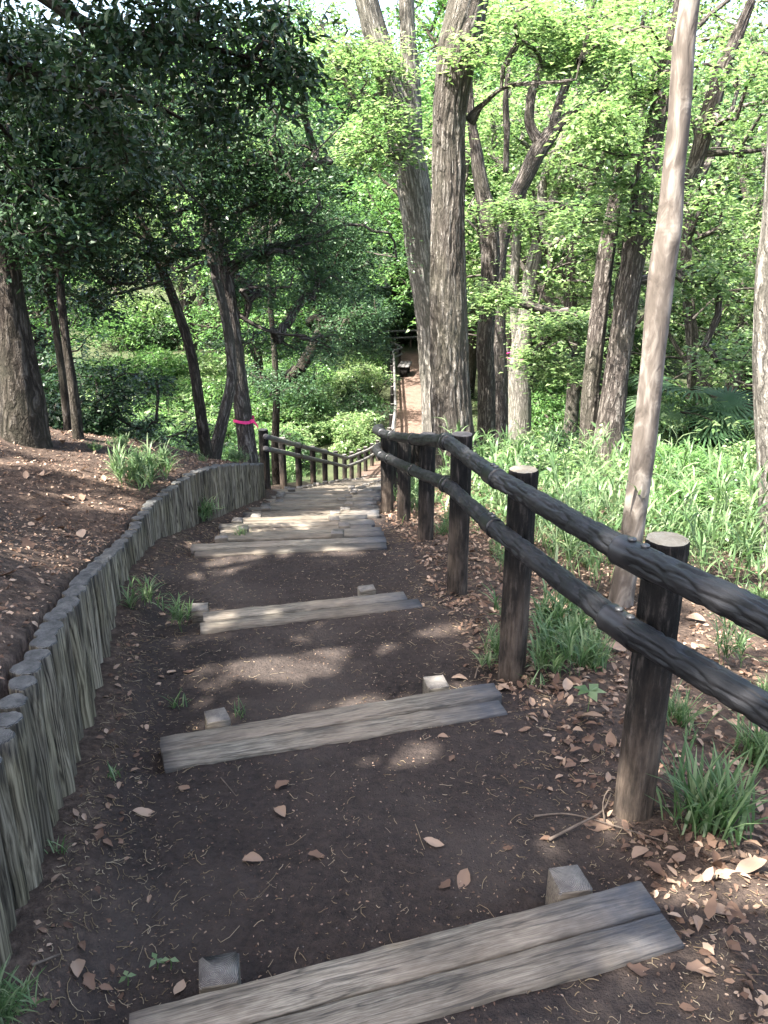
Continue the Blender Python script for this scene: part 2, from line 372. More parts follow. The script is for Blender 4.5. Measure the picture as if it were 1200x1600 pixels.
def ground(x, y, steps=True):
    x = np.asarray(x, float); y = np.asarray(y, float)
    wx = wallx(y); fx = fencex(y); c = zc(y)
    base = c.copy() if hasattr(c, 'copy') else c
    if steps:
        zz_ = base.copy()
        for (A, B, z) in STEPS: pass
        # tread profile: index of last passed board
        n = len(STEPS)
        far = []
        for (A, B, z) in STEPS:
            u = (x-A[0])/(B[0]-A[0]); far.append(A[1]+(B[1]-A[1])*np.clip(u, -.6, 1.5))
        far = np.array(far)                              # n x ...
        prof = np.where(y < far[0], STEPS[0][2]-.016+.06*np.clip(far[0]-y-.2, 0, 9)-.035*sm(far[0]-.20, far[0]-.15, y), 0)
        for k in range(n):
            z0 = STEPS[k][2]; f0 = far[k]
            if k+1 < n:
                z1 = STEPS[k+1][2]; f1 = far[k+1]; d = z0-z1
                t = np.clip((y-f0)/(f1-f0), 0, 1)
                tb_ = np.clip((y-f0)/(f1-.205-f0), 0, 1); tr = (z0-d*.68)*(1-tb_)+(z1-.014)*tb_-.035*sm(f1-.20, f1-.15, y)
                prof = np.where((y >= f0) & (y < f1), tr, prof)
            else: prof = np.where(y >= f0, c, prof)
        m = sm(0, .25, x-wx)*1.0*(1-sm(fx-.15, fx+.25, x))*(1-sm(19, 20.5, y))
        base = c*(1-m)+prof*m
    # right side
    r = zright(y)-.05*np.clip(x-1, 0, 30)-.10*np.clip(x-5, 0, 20)*(1-sm(20, 40, y))
    mr = sm(fx-.05, fx+1.0, x)
    z = base*(1-mr)+r*mr
    # left bank
    d = np.clip(wx-x, 0, 60)
    lb = walltop(y)-.035+.20*np.clip(d, 0, 2.2)*(1-sm(7, 13, y))-.05*np.clip(d-4, 0, 40)*(1-sm(12, 25, y))+.16*np.clip(d, 0, 6)*sm(7, 2, y)*sm(0,.1,d)
    ml = sm(.0, .06, wx-.045-x)
    far_l = c-.15+.0*d
    lb = lb*(1-sm(9.2, 14, y))+far_l*sm(9.2, 14, y)
    z = z*(1-ml)+lb*ml
    out = sm(.3, 1.5, x-fx)+sm(.2, 1.0, d)
    p = np.stack([x, y, x*0], -1).reshape(-1, 3)
    z = z+(fbm(p*.7, 3)-.5).reshape(x.shape)*.35*np.clip(out, 0, 1)
    near = (fbm(p*5, 3)-.5).reshape(x.shape)*.022+(noise3(p*19)-.5).reshape(x.shape)*.008
    return z+near*np.where(y < 12, 1, 0)*sm(0,.06,np.abs(x-wx+.02))
def G(x, y, steps=True): return float(ground(np.array([x]), np.array([y]), steps)[0])

ys = np.concatenate([np.linspace(-30, -2, 15), np.arange(-1.6, .8, .2), np.arange(.8, 6, .03), np.arange(6, 11, .045), np.arange(11, 21, .12), np.arange(21, 46, .5), np.linspace(47, 240, 60)])
us = np.concatenate([-np.geomspace(240, 5, 40), -np.arange(4.8, 1.2, -.2), -np.arange(1.15, .12, -.05), [-.105, -.08, -.045, -.02, .0], np.arange(.04, 2.6, .04), np.arange(2.7, 6, .15), np.geomspace(6.2, 240, 42)])
Y, U = np.meshgrid(ys, us, indexing='ij'); X = U+wallx(Y)
Z = ground(X, Y)
nr, nc = X.shape
i = np.arange(nr-1)[:, None]*nc; j = np.arange(nc-1)[None, :]
q = np.stack([i+j, i+j+1, i+nc+j+1, i+nc+j], -1).reshape(-1, 4)
fx = fencex(Y)
p = np.stack([X, Y, X*0], -1).reshape(-1, 3)
nz = (fbm(p*1.7, 3)-.5).reshape(X.shape)
pl = np.interp(Y, [0, 17, 21, 25, 60], [0, 0, .8, 1.35, .9])
onpath = (1-sm(fx-.25, fx+.25, X+nz*.6))*sm(.02, .25, X-wallx(Y)-pl+nz*.3)
litter = (1-onpath)*(.75+nz)
redm = onpath*sm(19, 22, Y)*(1-sm(42, 45, Y))
green = np.clip(1-np.clip(onpath, 0, 1)+sm(42, 45, Y), 0, 1)*sm(11, 17, Y)*.85
me = mesh_np('ground', np.stack([X, Y, Z], -1), q, None, True, {'litter': np.clip(litter, 0, 1).ravel(), 'red': redm.ravel(), 'green': green.ravel()})
tag(link('ground', me, M['ground']), kind='structure')

# ------------------------------------------------------------------ timber steps
def board_mesh(L, W, H, seed):
    r = np.random.default_rng(seed)
    nx = 24; xs = np.linspace(-L/2, L/2, nx+1)
    prof = np.array([(-W/2, -H/2), (-W/2, H/2-.006), (-W/2+.006, H/2), (0, H/2), (W/2-.006, H/2), (W/2, H/2-.006), (W/2, -H/2)])
    m = len(prof); v = []
    for i_, x in enumerate(xs):
        for k_, (a, b) in enumerate(prof):
            jx = 0
            if i_ in (0, nx): jx = r.normal(0, .002)
            v.append((x+jx, a+(r.normal(0, .0012) if k_ in (1, 2, 4, 5) else 0), b+(r.normal(0, .0012))))
    v = np.array(v); qq = []; tt = []
    for i_ in range(nx):
        for k_ in range(m):
            a = i_*m+k_; b = i_*m+(k_+1) % m; qq.append((a, b, b+m, a+m))
    for base, fl in ((0, 0), (nx*m, 1)):
        for k_ in range(1, m-1): tt.append((base, base+k_, base+k_+1) if fl else (base, base+k_+1, base+k_))
    edge = np.clip(np.maximum((v[:, 0]-L/2+.34)/.30, (-v[:, 0]-L/2+.06)/.08), 0, 1)
    return mesh_np('board', v, [q_[::-1] for q_ in qq], [t_[::-1] for t_ in tt], False, {'edge': edge})
def stake_mesh(s=.09, h=.35, seed=0):
    r = np.random.default_rng(seed)
    a = s/2; c = .004
    ring = [(-a+c, -a), (a-c, -a), (a, -a+c), (a, a-c), (a-c, a), (-a+c, a), (-a, a-c), (-a, -a+c)]
    v = []; tilt = r.normal(0, .03, 2)
    for z, k_ in ((-h, 1), (-.006, 1), (0, .93)):
        for (x, y_) in ring: v.append((x*k_+r.normal(0, .0022), y_*k_+r.normal(0, .0022), z+(x*tilt[0]+y_*tilt[1] if z > -.1 else 0)))
    qq = [(i_*8+k_, i_*8+(k_+1) % 8, i_*8+8+(k_+1) % 8, i_*8+8+k_) for i_ in range(2) for k_ in range(8)]
    v.append((0, 0, 0)); tt = [(16+k_, 16+(k_+1) % 8, 24) for k_ in range(8)]
    me = mesh_np('stake', v, qq, tt); me.materials.append(M['board']); me.materials.append(M['end'])
    for p_ in me.polygons: p_.material_index = 1 if p_.center.z > -.02 and abs(p_.normal.z) > .5 else 0
    return me
ORD_OLD = ['nearest', 'second', 'third', 'fourth', 'fifth', 'sixth', 'seventh', 'eighth', 'ninth', 'tenth', 'eleventh', 'twelfth', 'thirteenth', 'fourteenth', 'fifteenth']
def ordw(n):
    ones = ['', 'first', 'second', 'third', 'fourth', 'fifth', 'sixth', 'seventh', 'eighth', 'ninth', 'tenth', 'eleventh', 'twelfth', 'thirteenth', 'fourteenth', 'fifteenth', 'sixteenth', 'seventeenth', 'eighteenth', 'nineteenth', 'twentieth']
    if n <= 20: return ones[n]
    return {2: 'twenty', 3: 'thirty', 4: 'forty'}[n//10]+('-'+ones[n%10] if n%10 else '')
STK = [stake_mesh(.088, .4, s) for s in range(4)]
for k, (A, B, z) in enumerate(STEPS):
    d = B-A; L = float(np.hypot(d[0], d[1])); ang = math.atan2(d[1], d[0]); c = (A+B)/2
    nrm = np.array([math.sin(ang), -math.cos(ang), 0])     # towards the camera
    e = empty('timber_step', (c[0], c[1], z), ang)
    if k < 4: lab = ['nearest timber step, wide weathered boards with a blackened right end', 'second timber step from the camera, two grey boards with a stake beyond each end', 'third timber step from the camera, shorter double board', 'fourth timber step, long double board at the near edge of the close flight'][k]
    elif k < 14: lab = ordw(k+1)+' timber step from the camera, in the close flight beside the log wall'
    else: lab = ordw(k+1)+' timber step from the camera, low on the flight past the left fence start'
    tag(e, lab, 'step', 'timber steps of the trail')
    for b in range(2):
        sw = STW if k < 4 else .172
        W = sw/2-.003
        off = nrm*(b*(sw/2)+sw/4)
        ex = (.0, .02, -.03, .03)[(k+b) % 4] if k else 0
        bm = board_mesh(L+ex+random.uniform(-.015, .015), W-(.001 if b else 0), .07, 100+k*2+b)
        ln = c+off
        o = link('board', bm, M['board'], e)
        o.matrix_parent_inverse = Matrix(); o.location = (random.uniform(-.015, .015)+(0.0), -(b*(sw/2)+sw/4), -.032+(0 if b == 0 else -.005)+(random.uniform(-.006, .006) if k > 3 else 0))
        o.rotation_euler = (R(random.uniform(-1, 1)), R(random.uniform(-.4, .4)), R(random.uniform(-.5, .5)))
        if k == 0: o['label'] = 'wide board stained black at its right end'
    if k == 0: sp = [(PZ(342, 1515, -1.62)), (PZ(890, 1372, -1.60))]
    elif k == 1: sp = [PZ(338, 1117, -1.80), PZ(681, 1064, -1.77)]
    elif k == 2: sp = [PZ(312, 947, -1.99), PZ(573, 918, -1.95)]
    else: sp = None
    for s in range(2):
        if sp is not None:
            q_ = sp[s]-np.array([c[0], c[1], z]); ca, sa = math.cos(-ang), math.sin(-ang)
            lx, ly, lz = q_[0]*ca-q_[1]*sa, q_[0]*sa+q_[1]*ca, q_[2]
            ly = max(ly, .05)
        else: lx, ly, lz = (-L/2+.17 if s == 0 else L/2-.30)+random.uniform(-.03, .03), .048, random.uniform(.0, .03)
        o = link('stake', STK[(k+s) % 4], None, e, (lx, ly, lz), (0, 0, R(random.uniform(-7, 7))))

# ------------------------------------------------------------------ log retaining wall
def log_mesh(seed, r=.041, h=.75):
    g = np.random.default_rng(seed); n = 28; rows = 16
    th = np.linspace(0, 2*np.pi, n, endpoint=False); v = []
    zs_ = np.concatenate([np.linspace(-h, -.012, rows), [-.004, 0]])
    ph = g.uniform(0, 6, 6)
    for z_ in zs_:
        rr = r*(1+.05*np.sin(3*th+ph[0]+z_*3)+.03*np.sin(5*th+ph[1]-z_*5))
        nn = noise3(np.stack([np.cos(th)*6+seed*9, np.sin(th)*6, 0*th+z_*1.5], -1))
        rr = rr-.008*np.abs(nn-.5)*2
        if z_ > -.003: rr = rr*.90
        elif z_ > -.01: rr = rr*.97
        tilt = (.10*(np.cos(th)*r*g.normal(0, .0)))
        v.append(np.stack([np.cos(th)*rr, np.sin(th)*rr, th*0+z_], -1))
    v = np.concatenate(v); m = len(zs_)
    i_ = np.arange(m-1)[:, None]*n; j_ = np.arange(n)[None]; j2 = (j_+1) % n
    q_ = np.stack([i_+j_, i_+j2, i_+n+j2, i_+n+j_], -1).reshape(-1, 4)
    v = np.vstack([v, [0, 0, .001]]); k_ = np.arange(n)
    t_ = np.stack([(m-1)*n+k_, (m-1)*n+(k_+1) % n, k_*0+m*n], -1)
    me = mesh_np('log', v, q_, t_, False); me.materials.append(M['log']); me.materials.append(M['endg'])
    sm_ = []
    for p_ in me.polygons:
        top = p_.center.z > -.003; p_.material_index = 1 if top else 0; p_.use_smooth = not top
    return me
LOGS = [log_mesh(s) for s in range(6)]
wall = empty('log_retaining_wall', (wallx(4), 4, G(-1, 4)))
tag(wall, 'curving retaining wall of upright weathered logs holding back the left bank', 'retaining wall')
yy = .9; nl = 0
while yy < 9.0 and nl < 99:
    x_ = wallx(yy)-.045; dx = (wallx(yy+.05)-wallx(yy-.05))/.1
    zt = walltop(yy)+random.uniform(-.009, .008)
    r_ = random.uniform(.95, 1.08)
    o = link('log', LOGS[nl % 6], None, wall)
    o.location = (x_-wall.location.x+random.uniform(-.006, .006), yy-wall.location.y, zt-wall.location.z); o.location.x += random.uniform(-.008, .008)
    o.rotation_euler = (R(random.uniform(-1.5, 1.5)), R(random.uniform(-1.5, 1.5)), random.uniform(0, 6.28)); o.scale = (r_, r_, 1)
    yy += .088/math.sqrt(1+dx*dx)*random.uniform(.97, 1.03)*r_; nl += 1
print('logs', nl)

# ------------------------------------------------------------------ fences
def post_mesh(r=.057, h=1.3, seed=0, cap='end', n=40):
    g = np.random.default_rng(seed); rows = 40
    zs_ = np.concatenate([np.linspace(-h, -.01, rows), [0]]); th = np.linspace(0, 2*np.pi, n, endpoint=False)
    v = []; bk = []
    for z_ in zs_:
        cth = np.stack([np.cos(th)*4.5+seed*5, np.sin(th)*4.5, th*0+z_*2.5], -1)
        rr = r*(1+.09*(noise3(cth)-.5)+.10*(noise3(cth*np.array([4, 4, 1.2]))-.5)+.02*(-z_))
        if z_ == 0: rr = rr*.97
        v.append(np.stack([np.cos(th)*rr, np.sin(th)*rr, th*0+z_], -1)); bk.append(np.stack([np.cos(th)*r, np.sin(th)*r, th*0+z_], -1))
    m = len(zs_); v = np.concatenate(v+[np.array([[0, 0, .003]])]); bk = np.concatenate(bk+[np.zeros((1, 3))])
    i_ = np.arange(m-1)[:, None]*n; j_ = np.arange(n)[None]; j2 = (j_+1) % n
    q_ = np.stack([i_+j_, i_+j2, i_+n+j2, i_+n+j_], -1).reshape(-1, 4); k_ = np.arange(n)
    t_ = np.stack([(m-1)*n+k_, (m-1)*n+(k_+1) % n, k_*0+m*n], -1)
    edge = np.clip((-v[:, 2]-.35)/.35, 0, 1)
    me = mesh_np('post', v, q_, t_, True, {'bk': bk, 'edge': edge}); me.materials.append(M['post']); me.materials.append(M[cap])
    for p_ in me.polygons:
        if p_.center.z > -.004: p_.material_index = 1; p_.use_smooth = False
    return me
def ridge(bk, r):
    q_ = bk*np.array([1, 1, .13]); wb = bk*np.array([1, 1, .6])
    q_ = q_+.010*np.stack([noise3(wb*45), noise3(wb*45+7), 0*r], -1)
    a = noise3(q_*62); b = noise3(q_*130+3)
    return .0028-.0065*np.exp(-((a-.5)/.10)**2)-.0030*np.exp(-((b-.5)/.12)**2)+(noise3(bk*np.array([20, 20, 5]))-.5)*.0015
def add_rail(parent, pts, r, disp=ridge, n=72, step=.014, mat='rail', name='rail', seed=0):
    p_, rr = catmull(pts, [r]*len(pts), step); mb = MB(); tube(mb, p_, rr, n, True, disp, seed)
    off = np.array(parent.location)
    o = link(name, mb.mesh(name, True, off), M[mat], parent); return o
def collar(parent, a, b, r, bolts=True):
    a = np.asarray(a); b = np.asarray(b); d = (b-a)/np.linalg.norm(b-a); L = np.linalg.norm(b-a)
    mb = MB(); s = [0, .004, .012, .5*L, L-.012, L-.004, L]; rr = [r*.97, r*1.02, r*1.02, r, r*1.02, r*1.05, r*.98]
    tube(mb, [a+d*x for x in s], rr, 40, True); off = np.array(parent.location)
    o = link('collar', mb.mesh('collar', True, off), M['collar'], parent)
    if bolts:
        side = np.cross(d, [0, 0, 1.]); side /= np.linalg.norm(side); up = np.cross(side, d)
        for t_ in (.32, .68):
            mb = MB(); c_ = a+d*L*t_+up*r*.97
            tube(mb, [c_, c_+up*.006, c_+up*.009], [.012, .012, .008], 10, True)
            link('bolt', mb.mesh('bolt', False, off), M['bolt'], o)
    return o
RP = [V(1043, 842, 2.07), V(818, 733, 3.10), V(722, 678, 4.16), V(668, 678, 5.5), V(632, 680, 6.75), V(605, 674, 7.6)]
PW = [66, 45, 34, 25, 21, 20]
fr = empty('log_rail_fence', (RP[1][0], RP[1][1], G(RP[1][0], RP[1][1])))
tag(fr, 'black log fence with two ridged rails running down the right side of the steps', 'fence')
prs = [post_mesh(.057, 1.35, s, c) for s, c in ((0, 'endl'), (1, 'endl'), (2, 'end'), (3, 'end'))]
def put_post(parent, top, mesh, s=1.0, lab=None, tilt=(0, 0)):
    o = link('post', mesh, None, parent); o.location = Vector(top)-parent.location
    o.scale = (s, s, 1); o.rotation_euler = (tilt[0], tilt[1], random.uniform(0, 6.28))
    if lab: o['label'] = lab
    return o
for k, p_ in enumerate(RP):
    r_ = PW[k]/2/FPX*depth(p_)/.057
    put_post(fr, p_, prs[[0, 1, 2, 3, 2, 3][k]], r_, 'thick post with a pale sawn top' if k in (0, 1) else None)
R0 = RP[0]+(RP[0]-RP[1])*np.array([1.0, 1.0, 1.0])+np.array([0, 0, 0]); put_post(fr, R0, prs[1])
up_px = [(1235, 985, 1.57), (1012, 881, 2.11), (985, 867, 2.17), (800, 763, 3.10), (776, 747, 3.28), (699, 690, 4.30), (645, 686, 5.6), (612, 681, 6.75), (597, 677, 7.2), (588, 671, 7.75), (594, 668, 8.3)]
lo_px = [(1235, 1133, 1.68), (992, 993, 2.22), (965, 974, 2.29), (794, 843, 3.22), (772, 824, 3.40), (699, 757, 4.42), (645, 735, 5.7), (608, 717, 6.85), (596, 712, 7.25), (588, 702, 7.8), (594, 697, 8.35)]
for lst in (up_px, lo_px):
    W = [P(*a) for a in lst]
    far0 = W[0]+(W[0]-W[2])*1.9
    add_rail(fr, [far0, W[0], W[2]], .0355, seed=1)
    add_rail(fr, [W[2], (W[2]+W[4])/2, W[4]], .0355, seed=2)
    add_rail(fr, [W[4], (W[4]+W[5])/2, W[5]], .0355, seed=3, step=.02)
    add_rail(fr, [W[5], (W[5]+W[6])/2, W[6]], .0355, seed=4, n=48, step=.03)
    add_rail(fr, [W[6], W[7], W[8]], .0355, seed=5, n=48, step=.04)
    add_rail(fr, [W[8], W[9], W[10]], .040, n=32, disp=None, seed=6, step=.04)
    d = (W[2]-W[1])/np.linalg.norm(W[2]-W[1])
    collar(fr, W[2]-d*.10, W[2]+d*.045, .0415)
    d = (W[5]-W[4])/np.linalg.norm(W[5]-W[4]); collar(fr, W[4]-d*.03, W[4]+d*.11, .0415)
    collar(fr, W[5]-(W[5]-W[4])/np.linalg.norm(W[5]-W[4])*.05, W[5], .0415, False); collar(fr, W[5], W[5]+(W[6]-W[5])/np.linalg.norm(W[6]-W[5])*.05, .0462, False)
    for a_, b_ in ((6, 7), (7, 8), (8, 9)):
        d = (W[b_]-W[a_])/np.linalg.norm(W[b_]-W[a_]); collar(fr, W[a_]-d*.03, W[a_]+d*.04, .0415, False)
# continuation of the right fence downhill, out of the crest
f2 = empty('log_rail_fence', (.3, 10, G(.3, 10))); tag(f2, 'lower stretch of dark log fence past the bend, behind the right-hand posts', 'fence')
lp = post_mesh(.055, .95, 9, 'end', 16)
pp = []
for (x_, y_) in ((.08, 8.5), (.2, 10.2), (.42, 12.2), (.6, 14.2), (.75, 16.4), (.85, 18.6), (1.1, 20.8), (1.9, 22.6), (2.9, 23.6)):
    t_ = np.array([x_, y_, float(zc(y_))+.72]); put_post(f2, t_, lp); pp.append(t_)
for dz in (-.10, -.38):
    a_ = [t_+np.array([-.09, 0, dz]) for t_ in pp]; add_rail(f2, [P(594, 668 if dz > -.2 else 697, 8.3)]+a_[1:], .038, None, 16, .3, 'oldrail' if False else 'collar')
# left fence
LP = [(411, 10.3), (440, 11.6), (465, 12.9), (488, 14.2), (507, 15.5), (524, 16.8), (538, 18.1), (549, 19.2), (561, 20.1), (571, 20.9), (581, 21.7), (590, 22.5)]
fl = empty('log_rail_fence', (-1.4, 12, G(-1.4, 12))); tag(fl, 'grey railed log fence curving away from the end of the log wall on the left', 'fence')
tp = []
base_py = [763, 760, 760, 758, 757, 755, 753, 750, 748, 746, 741, 738]; top_py = [671, 684, 692, 697, 702, 705, 710, 706, 702, 698, 693, 688]
for k, (px, y_) in enumerate(LP):
    t_ = V(px, top_py[k], y_); tp.append(t_); put_post(fl, t_, lp, 1.15 if k == 0 else .95)
for n_, pys in ((0, [682, 690, 697, 702, 707, 712, 716, 712, 707, 703, 697, 692]), (1, [701, 707, 713, 718, 722, 726, 729, 725, 720, 715, 709, 704])):
    w_ = [V(px+4, pys[k], y_-.09) for k, (px, y_) in enumerate(LP)]
    for a_ in range(0, 6, 2): add_rail(fl, w_[a_:a_+3], .036, None, 16, .2, 'oldrail')
    add_rail(fl, w_[6:9], .036, None, 16, .2, 'oldrail'); add_rail(fl, w_[8:], .036, None, 16, .2, 'oldrail')
    for a_ in (2, 4, 6):
        d = (w_[a_+1]-w_[a_])/np.linalg.norm(w_[a_+1]-w_[a_]); collar(fl, w_[a_]-d*.05, w_[a_]+d*.05, .042, False)
# far fence along the level path
ff = empty('log_rail_fence', (.3, 30, G(.3, 30))); tag(ff, 'distant black log fence along the left edge of the red earth path', 'fence')
FP = [(.15, 23.3), (.22, 25)]+[(.27+.01*k, 26.6+1.5*k) for k in range(9)]+[(.75, 39.6), (.35, 41.2)]
tq = []
for (x_, y_) in FP:
    t_ = np.array([x_, y_, G(x_, y_)+.82]); put_post(ff, t_, lp, 1.1); tq.append(t_)
for dz in (-.06, -.36): add_rail(ff, [t_+np.array([.10, 0, dz]) for t_ in tq], .045, None, 14, .5, 'oldrail')
f4 = empty('log_rail_fence', (1, 43, G(1, 43))); tag(f4, 'farthest thin fence crossing behind the bench at the end of the red path', 'fence')
tq = []
for x_ in (-.2, .6, 1.4, 2.2, 3.0):
    t_ = np.array([x_, 43+x_*.3, G(x_, 43)+1.15]); put_post(f4, t_, lp, 1.1); tq.append(t_)
for dz in (-.06, -.40): add_rail(f4, [t_+np.array([0, -.1, dz]) for t_ in tq], .05, None, 12, .5, 'oldrail')
# bench
bz = G(.95, 37)
bn = empty('bench', (.92, 36.6, bz), R(-8)); tag(bn, 'low dark wooden bench beside the far fence on the red path', 'bench')
def boxm(sx, sy, sz, bev=.01):
    v = [(x*sx/2-(bev*x if z == 1 else 0), y*sy/2-(bev*y if z == 1 else 0), z*sz/2) for z in (-1, 1) for (x, y) in ((-1, -1), (1, -1), (1, 1), (-1, 1))]
    return mesh_np('box', v, [(3, 2, 1, 0), (4, 5, 6, 7), (0, 1, 5, 4), (1, 2, 6, 5), (2, 3, 7, 6), (3, 0, 4, 7)])
for k in range(3): link('seat_slat', boxm(.165, 1.3, .07), M['oldrail'], bn, (-.17+.17*k, 0, .46+.004*k))
for y_ in (-.5, .5): link('leg', boxm(.34, .2, .42), M['post'], bn, (0, y_, .21))

# ------------------------------------------------------------------ leaves
def leaves_np(c, L, wr=.45, up=.6, rg=None, droop=.2, dirs=None, six=False):
    n = len(c); rg = rg or rng
    nrm = rg.normal(0, 1, (n, 3))*(1-up)+np.array([0, 0, up*1.6]); nrm /= np.linalg.norm(nrm, axis=1)[:, None]
    d = rg.normal(0, 1, (n, 3)) if dirs is None else dirs+rg.normal(0, .5, (n, 3))
    d[:, 2] -= droop; d -= nrm*(d*nrm).sum(1)[:, None]; d /= np.linalg.norm(d, axis=1)[:, None]+1e-9
    s = np.cross(nrm, d); L = np.asarray(L)*np.ones(n); w_ = L*wr*.5
    fold = nrm*(w_*.35)[:, None]
    if six:
        a1 = c+d*(L*.28)[:, None]; a2 = c+d*(L*.66)[:, None]-nrm*(L*rg.uniform(-.02, .10, n))[:, None]; ww = w_[:, None]; tip = c+d*L[:, None]-nrm*(L*rg.uniform(.0, .3, n))[:, None]
        mid = c+d*(L*.47)[:, None]
        v = np.stack([c, a1+s*ww*.9+fold*.8, mid, a1-s*ww*.9+fold*.8, a1+s*ww*.9+fold*.8, a2+s*ww*.75+fold*.8, tip, mid, mid, tip, a2-s*ww*.75+fold*.8, a1-s*ww*.9+fold*.8], 1)
        return v.reshape(-1, 3), np.repeat(rg.random(n), 12)
    v = np.stack([c, c+d*(L*.42)[:, None]+s*w_[:, None]+fold, c+d*L[:, None]-nrm*(L*.08)[:, None], c+d*(L*.42)[:, None]-s*w_[:, None]+fold], 1)
    return v.reshape(-1, 3), np.repeat(rg.random(n), 4)
def leaf_mesh(name, v, rnd, off=None, smooth=False):
    if off is not None: v = v-np.asarray(off)
    return mesh_np(name, v, np.arange(len(v)).reshape(-1, 4), None, False, {'rnd': rnd})
def spray(centers, r, nper, L, wr, up, rg, flat=.35, hang=.2, six=False):
    """leaf sprays: each centre carries a few twig lines with leaves along them"""
    cs = []; ds = []
    for c in centers:
        nt = max(2, nper//9); a0 = rg.uniform(0, 6.28)
        for t_ in range(nt):
            a = a0+t_*2*np.pi/nt+rg.normal(0, .3); ln = r*rg.uniform(.6, 1.3)
            d = np.array([math.cos(a), math.sin(a), rg.normal(-hang*.6, flat)]); m = nper//nt
            s_ = rg.uniform(.1, 1, m)[:, None]
            cs.append(c+d*ln*s_-np.array([0, 0, hang*r])*s_**2+rg.normal(0, r*.10, (m, 3))); ds.append(np.tile(d, (m, 1)))
    c = np.concatenate(cs); dd = np.concatenate(ds)
    return leaves_np(c, L*rg.uniform(.5, 1.3, len(c)), wr, up, rg, .15, dd*.8, six)
def ell(c, rad, n, rg, shell=.35):
    d = rg.normal(0, 1, (n*3, 3)); d /= np.linalg.norm(d, axis=1)[:, None]; r_ = rg.uniform(shell, 1, n*3)**.6
    p_ = d*r_[:, None]*np.asarray(rad)+np.asarray(c)
    k_ = fbm((p_-np.asarray(c))*1.1+rg.uniform(0, 50), 2); return p_[np.argsort(-k_)[:n]]
def grow(mb, nodes, nrad, centers, rg, rmin=.004, n=5, sides=5, upbias=.5):
    """connect every foliage centre to the skeleton by branching limbs"""
    nodes = [np.asarray(a, float) for a in nodes]; base = len(nodes)
    cen = sorted(list(centers), key=lambda c: min(np.linalg.norm(c-a) for a in nodes))
    par = {}; A = np.array(nodes); load = np.zeros(len(nodes)+len(cen)*2+2)
    edges = []
    for c in cen:
        dv = c-A; dist = np.linalg.norm(dv, axis=1)
        cost = dist*(1+upbias*np.clip(-(dv[:, 2])/(dist+1e-6)+.1, 0, 1))
        j_ = int(np.argmin(cost)); 
        mid = (A[j_]*.5+c*.5)+rg.normal(0, .07, 3)*dist[j_]+np.array([0, 0, .06*dist[j_]])
        im = len(A); A = np.vstack([A, mid, c]); par[im] = j_; par[im+1] = im
    ld = np.ones(len(A))
    for i_ in range(len(A)-1, base-1, -1): ld[par[i_]] += ld[i_] if par[i_] >= base else 0
    for i_ in range(base+1, len(A), 2):
        m_, j_ = par[i_], par[par[i_]]
        r2 = rmin*math.sqrt(ld[i_]); r0 = rmin*math.sqrt(ld[m_]+1)
        if j_ < base: r0 = min(r0*1.15, nrad[j_]*.8)
        pts, rr = catmull([A[j_], A[m_], A[i_]], [r0, (r0+r2)/2, r2], .3 if sides < 6 else .15)
        tube(mb, pts, rr, sides)
    return A
def trdisp(amp, f=14, zs=.15):
    def f_(bk, r):
        q_ = bk*np.array([1, 1, zs]); wb = bk*np.array([1, 1, .5]); q_ = q_+.04*np.stack([noise3(wb*f*1.3), noise3(wb*f*1.3+5), 0*r], -1)
        a = noise3(q_*f*2.0); b = noise3(q_*f*4.2+9)
        return amp*(.35-.9*np.exp(-((a-.5)/.09)**2)-.45*np.exp(-((b-.5)/.10)**2)+(noise3(bk*np.array([3, 3, 1.2]))-.5)*.8)
    return f_
def lumps(amp): 
    return lambda bk, r: amp*(fbm(bk*np.array([5, 5, 1.6]), 3)-.5)*2
TREES = []
def knots(bk, r):
    s_ = bk[:, 2]; a = np.arctan2(bk[:, 1]-33.3, bk[:, 0]-33.3); d = .007*(fbm(bk*np.array([6, 6, 1.8]), 3)-.5)*2
    for (s0, a0, h) in ((1.5, -1.2, .010), (2.25, 2.0, .012), (2.9, -2.2, .008), (.9, -1.9, .008)):
        da = np.angle(np.exp(1j*(a-a0))); e = np.exp(-((s_-33.3-s0)/.05)**2-(da/.5)**2); d = d+h*e-h*.5*np.exp(-((s_-33.3-s0)/.014)**2-(da/.28)**2)
    return d
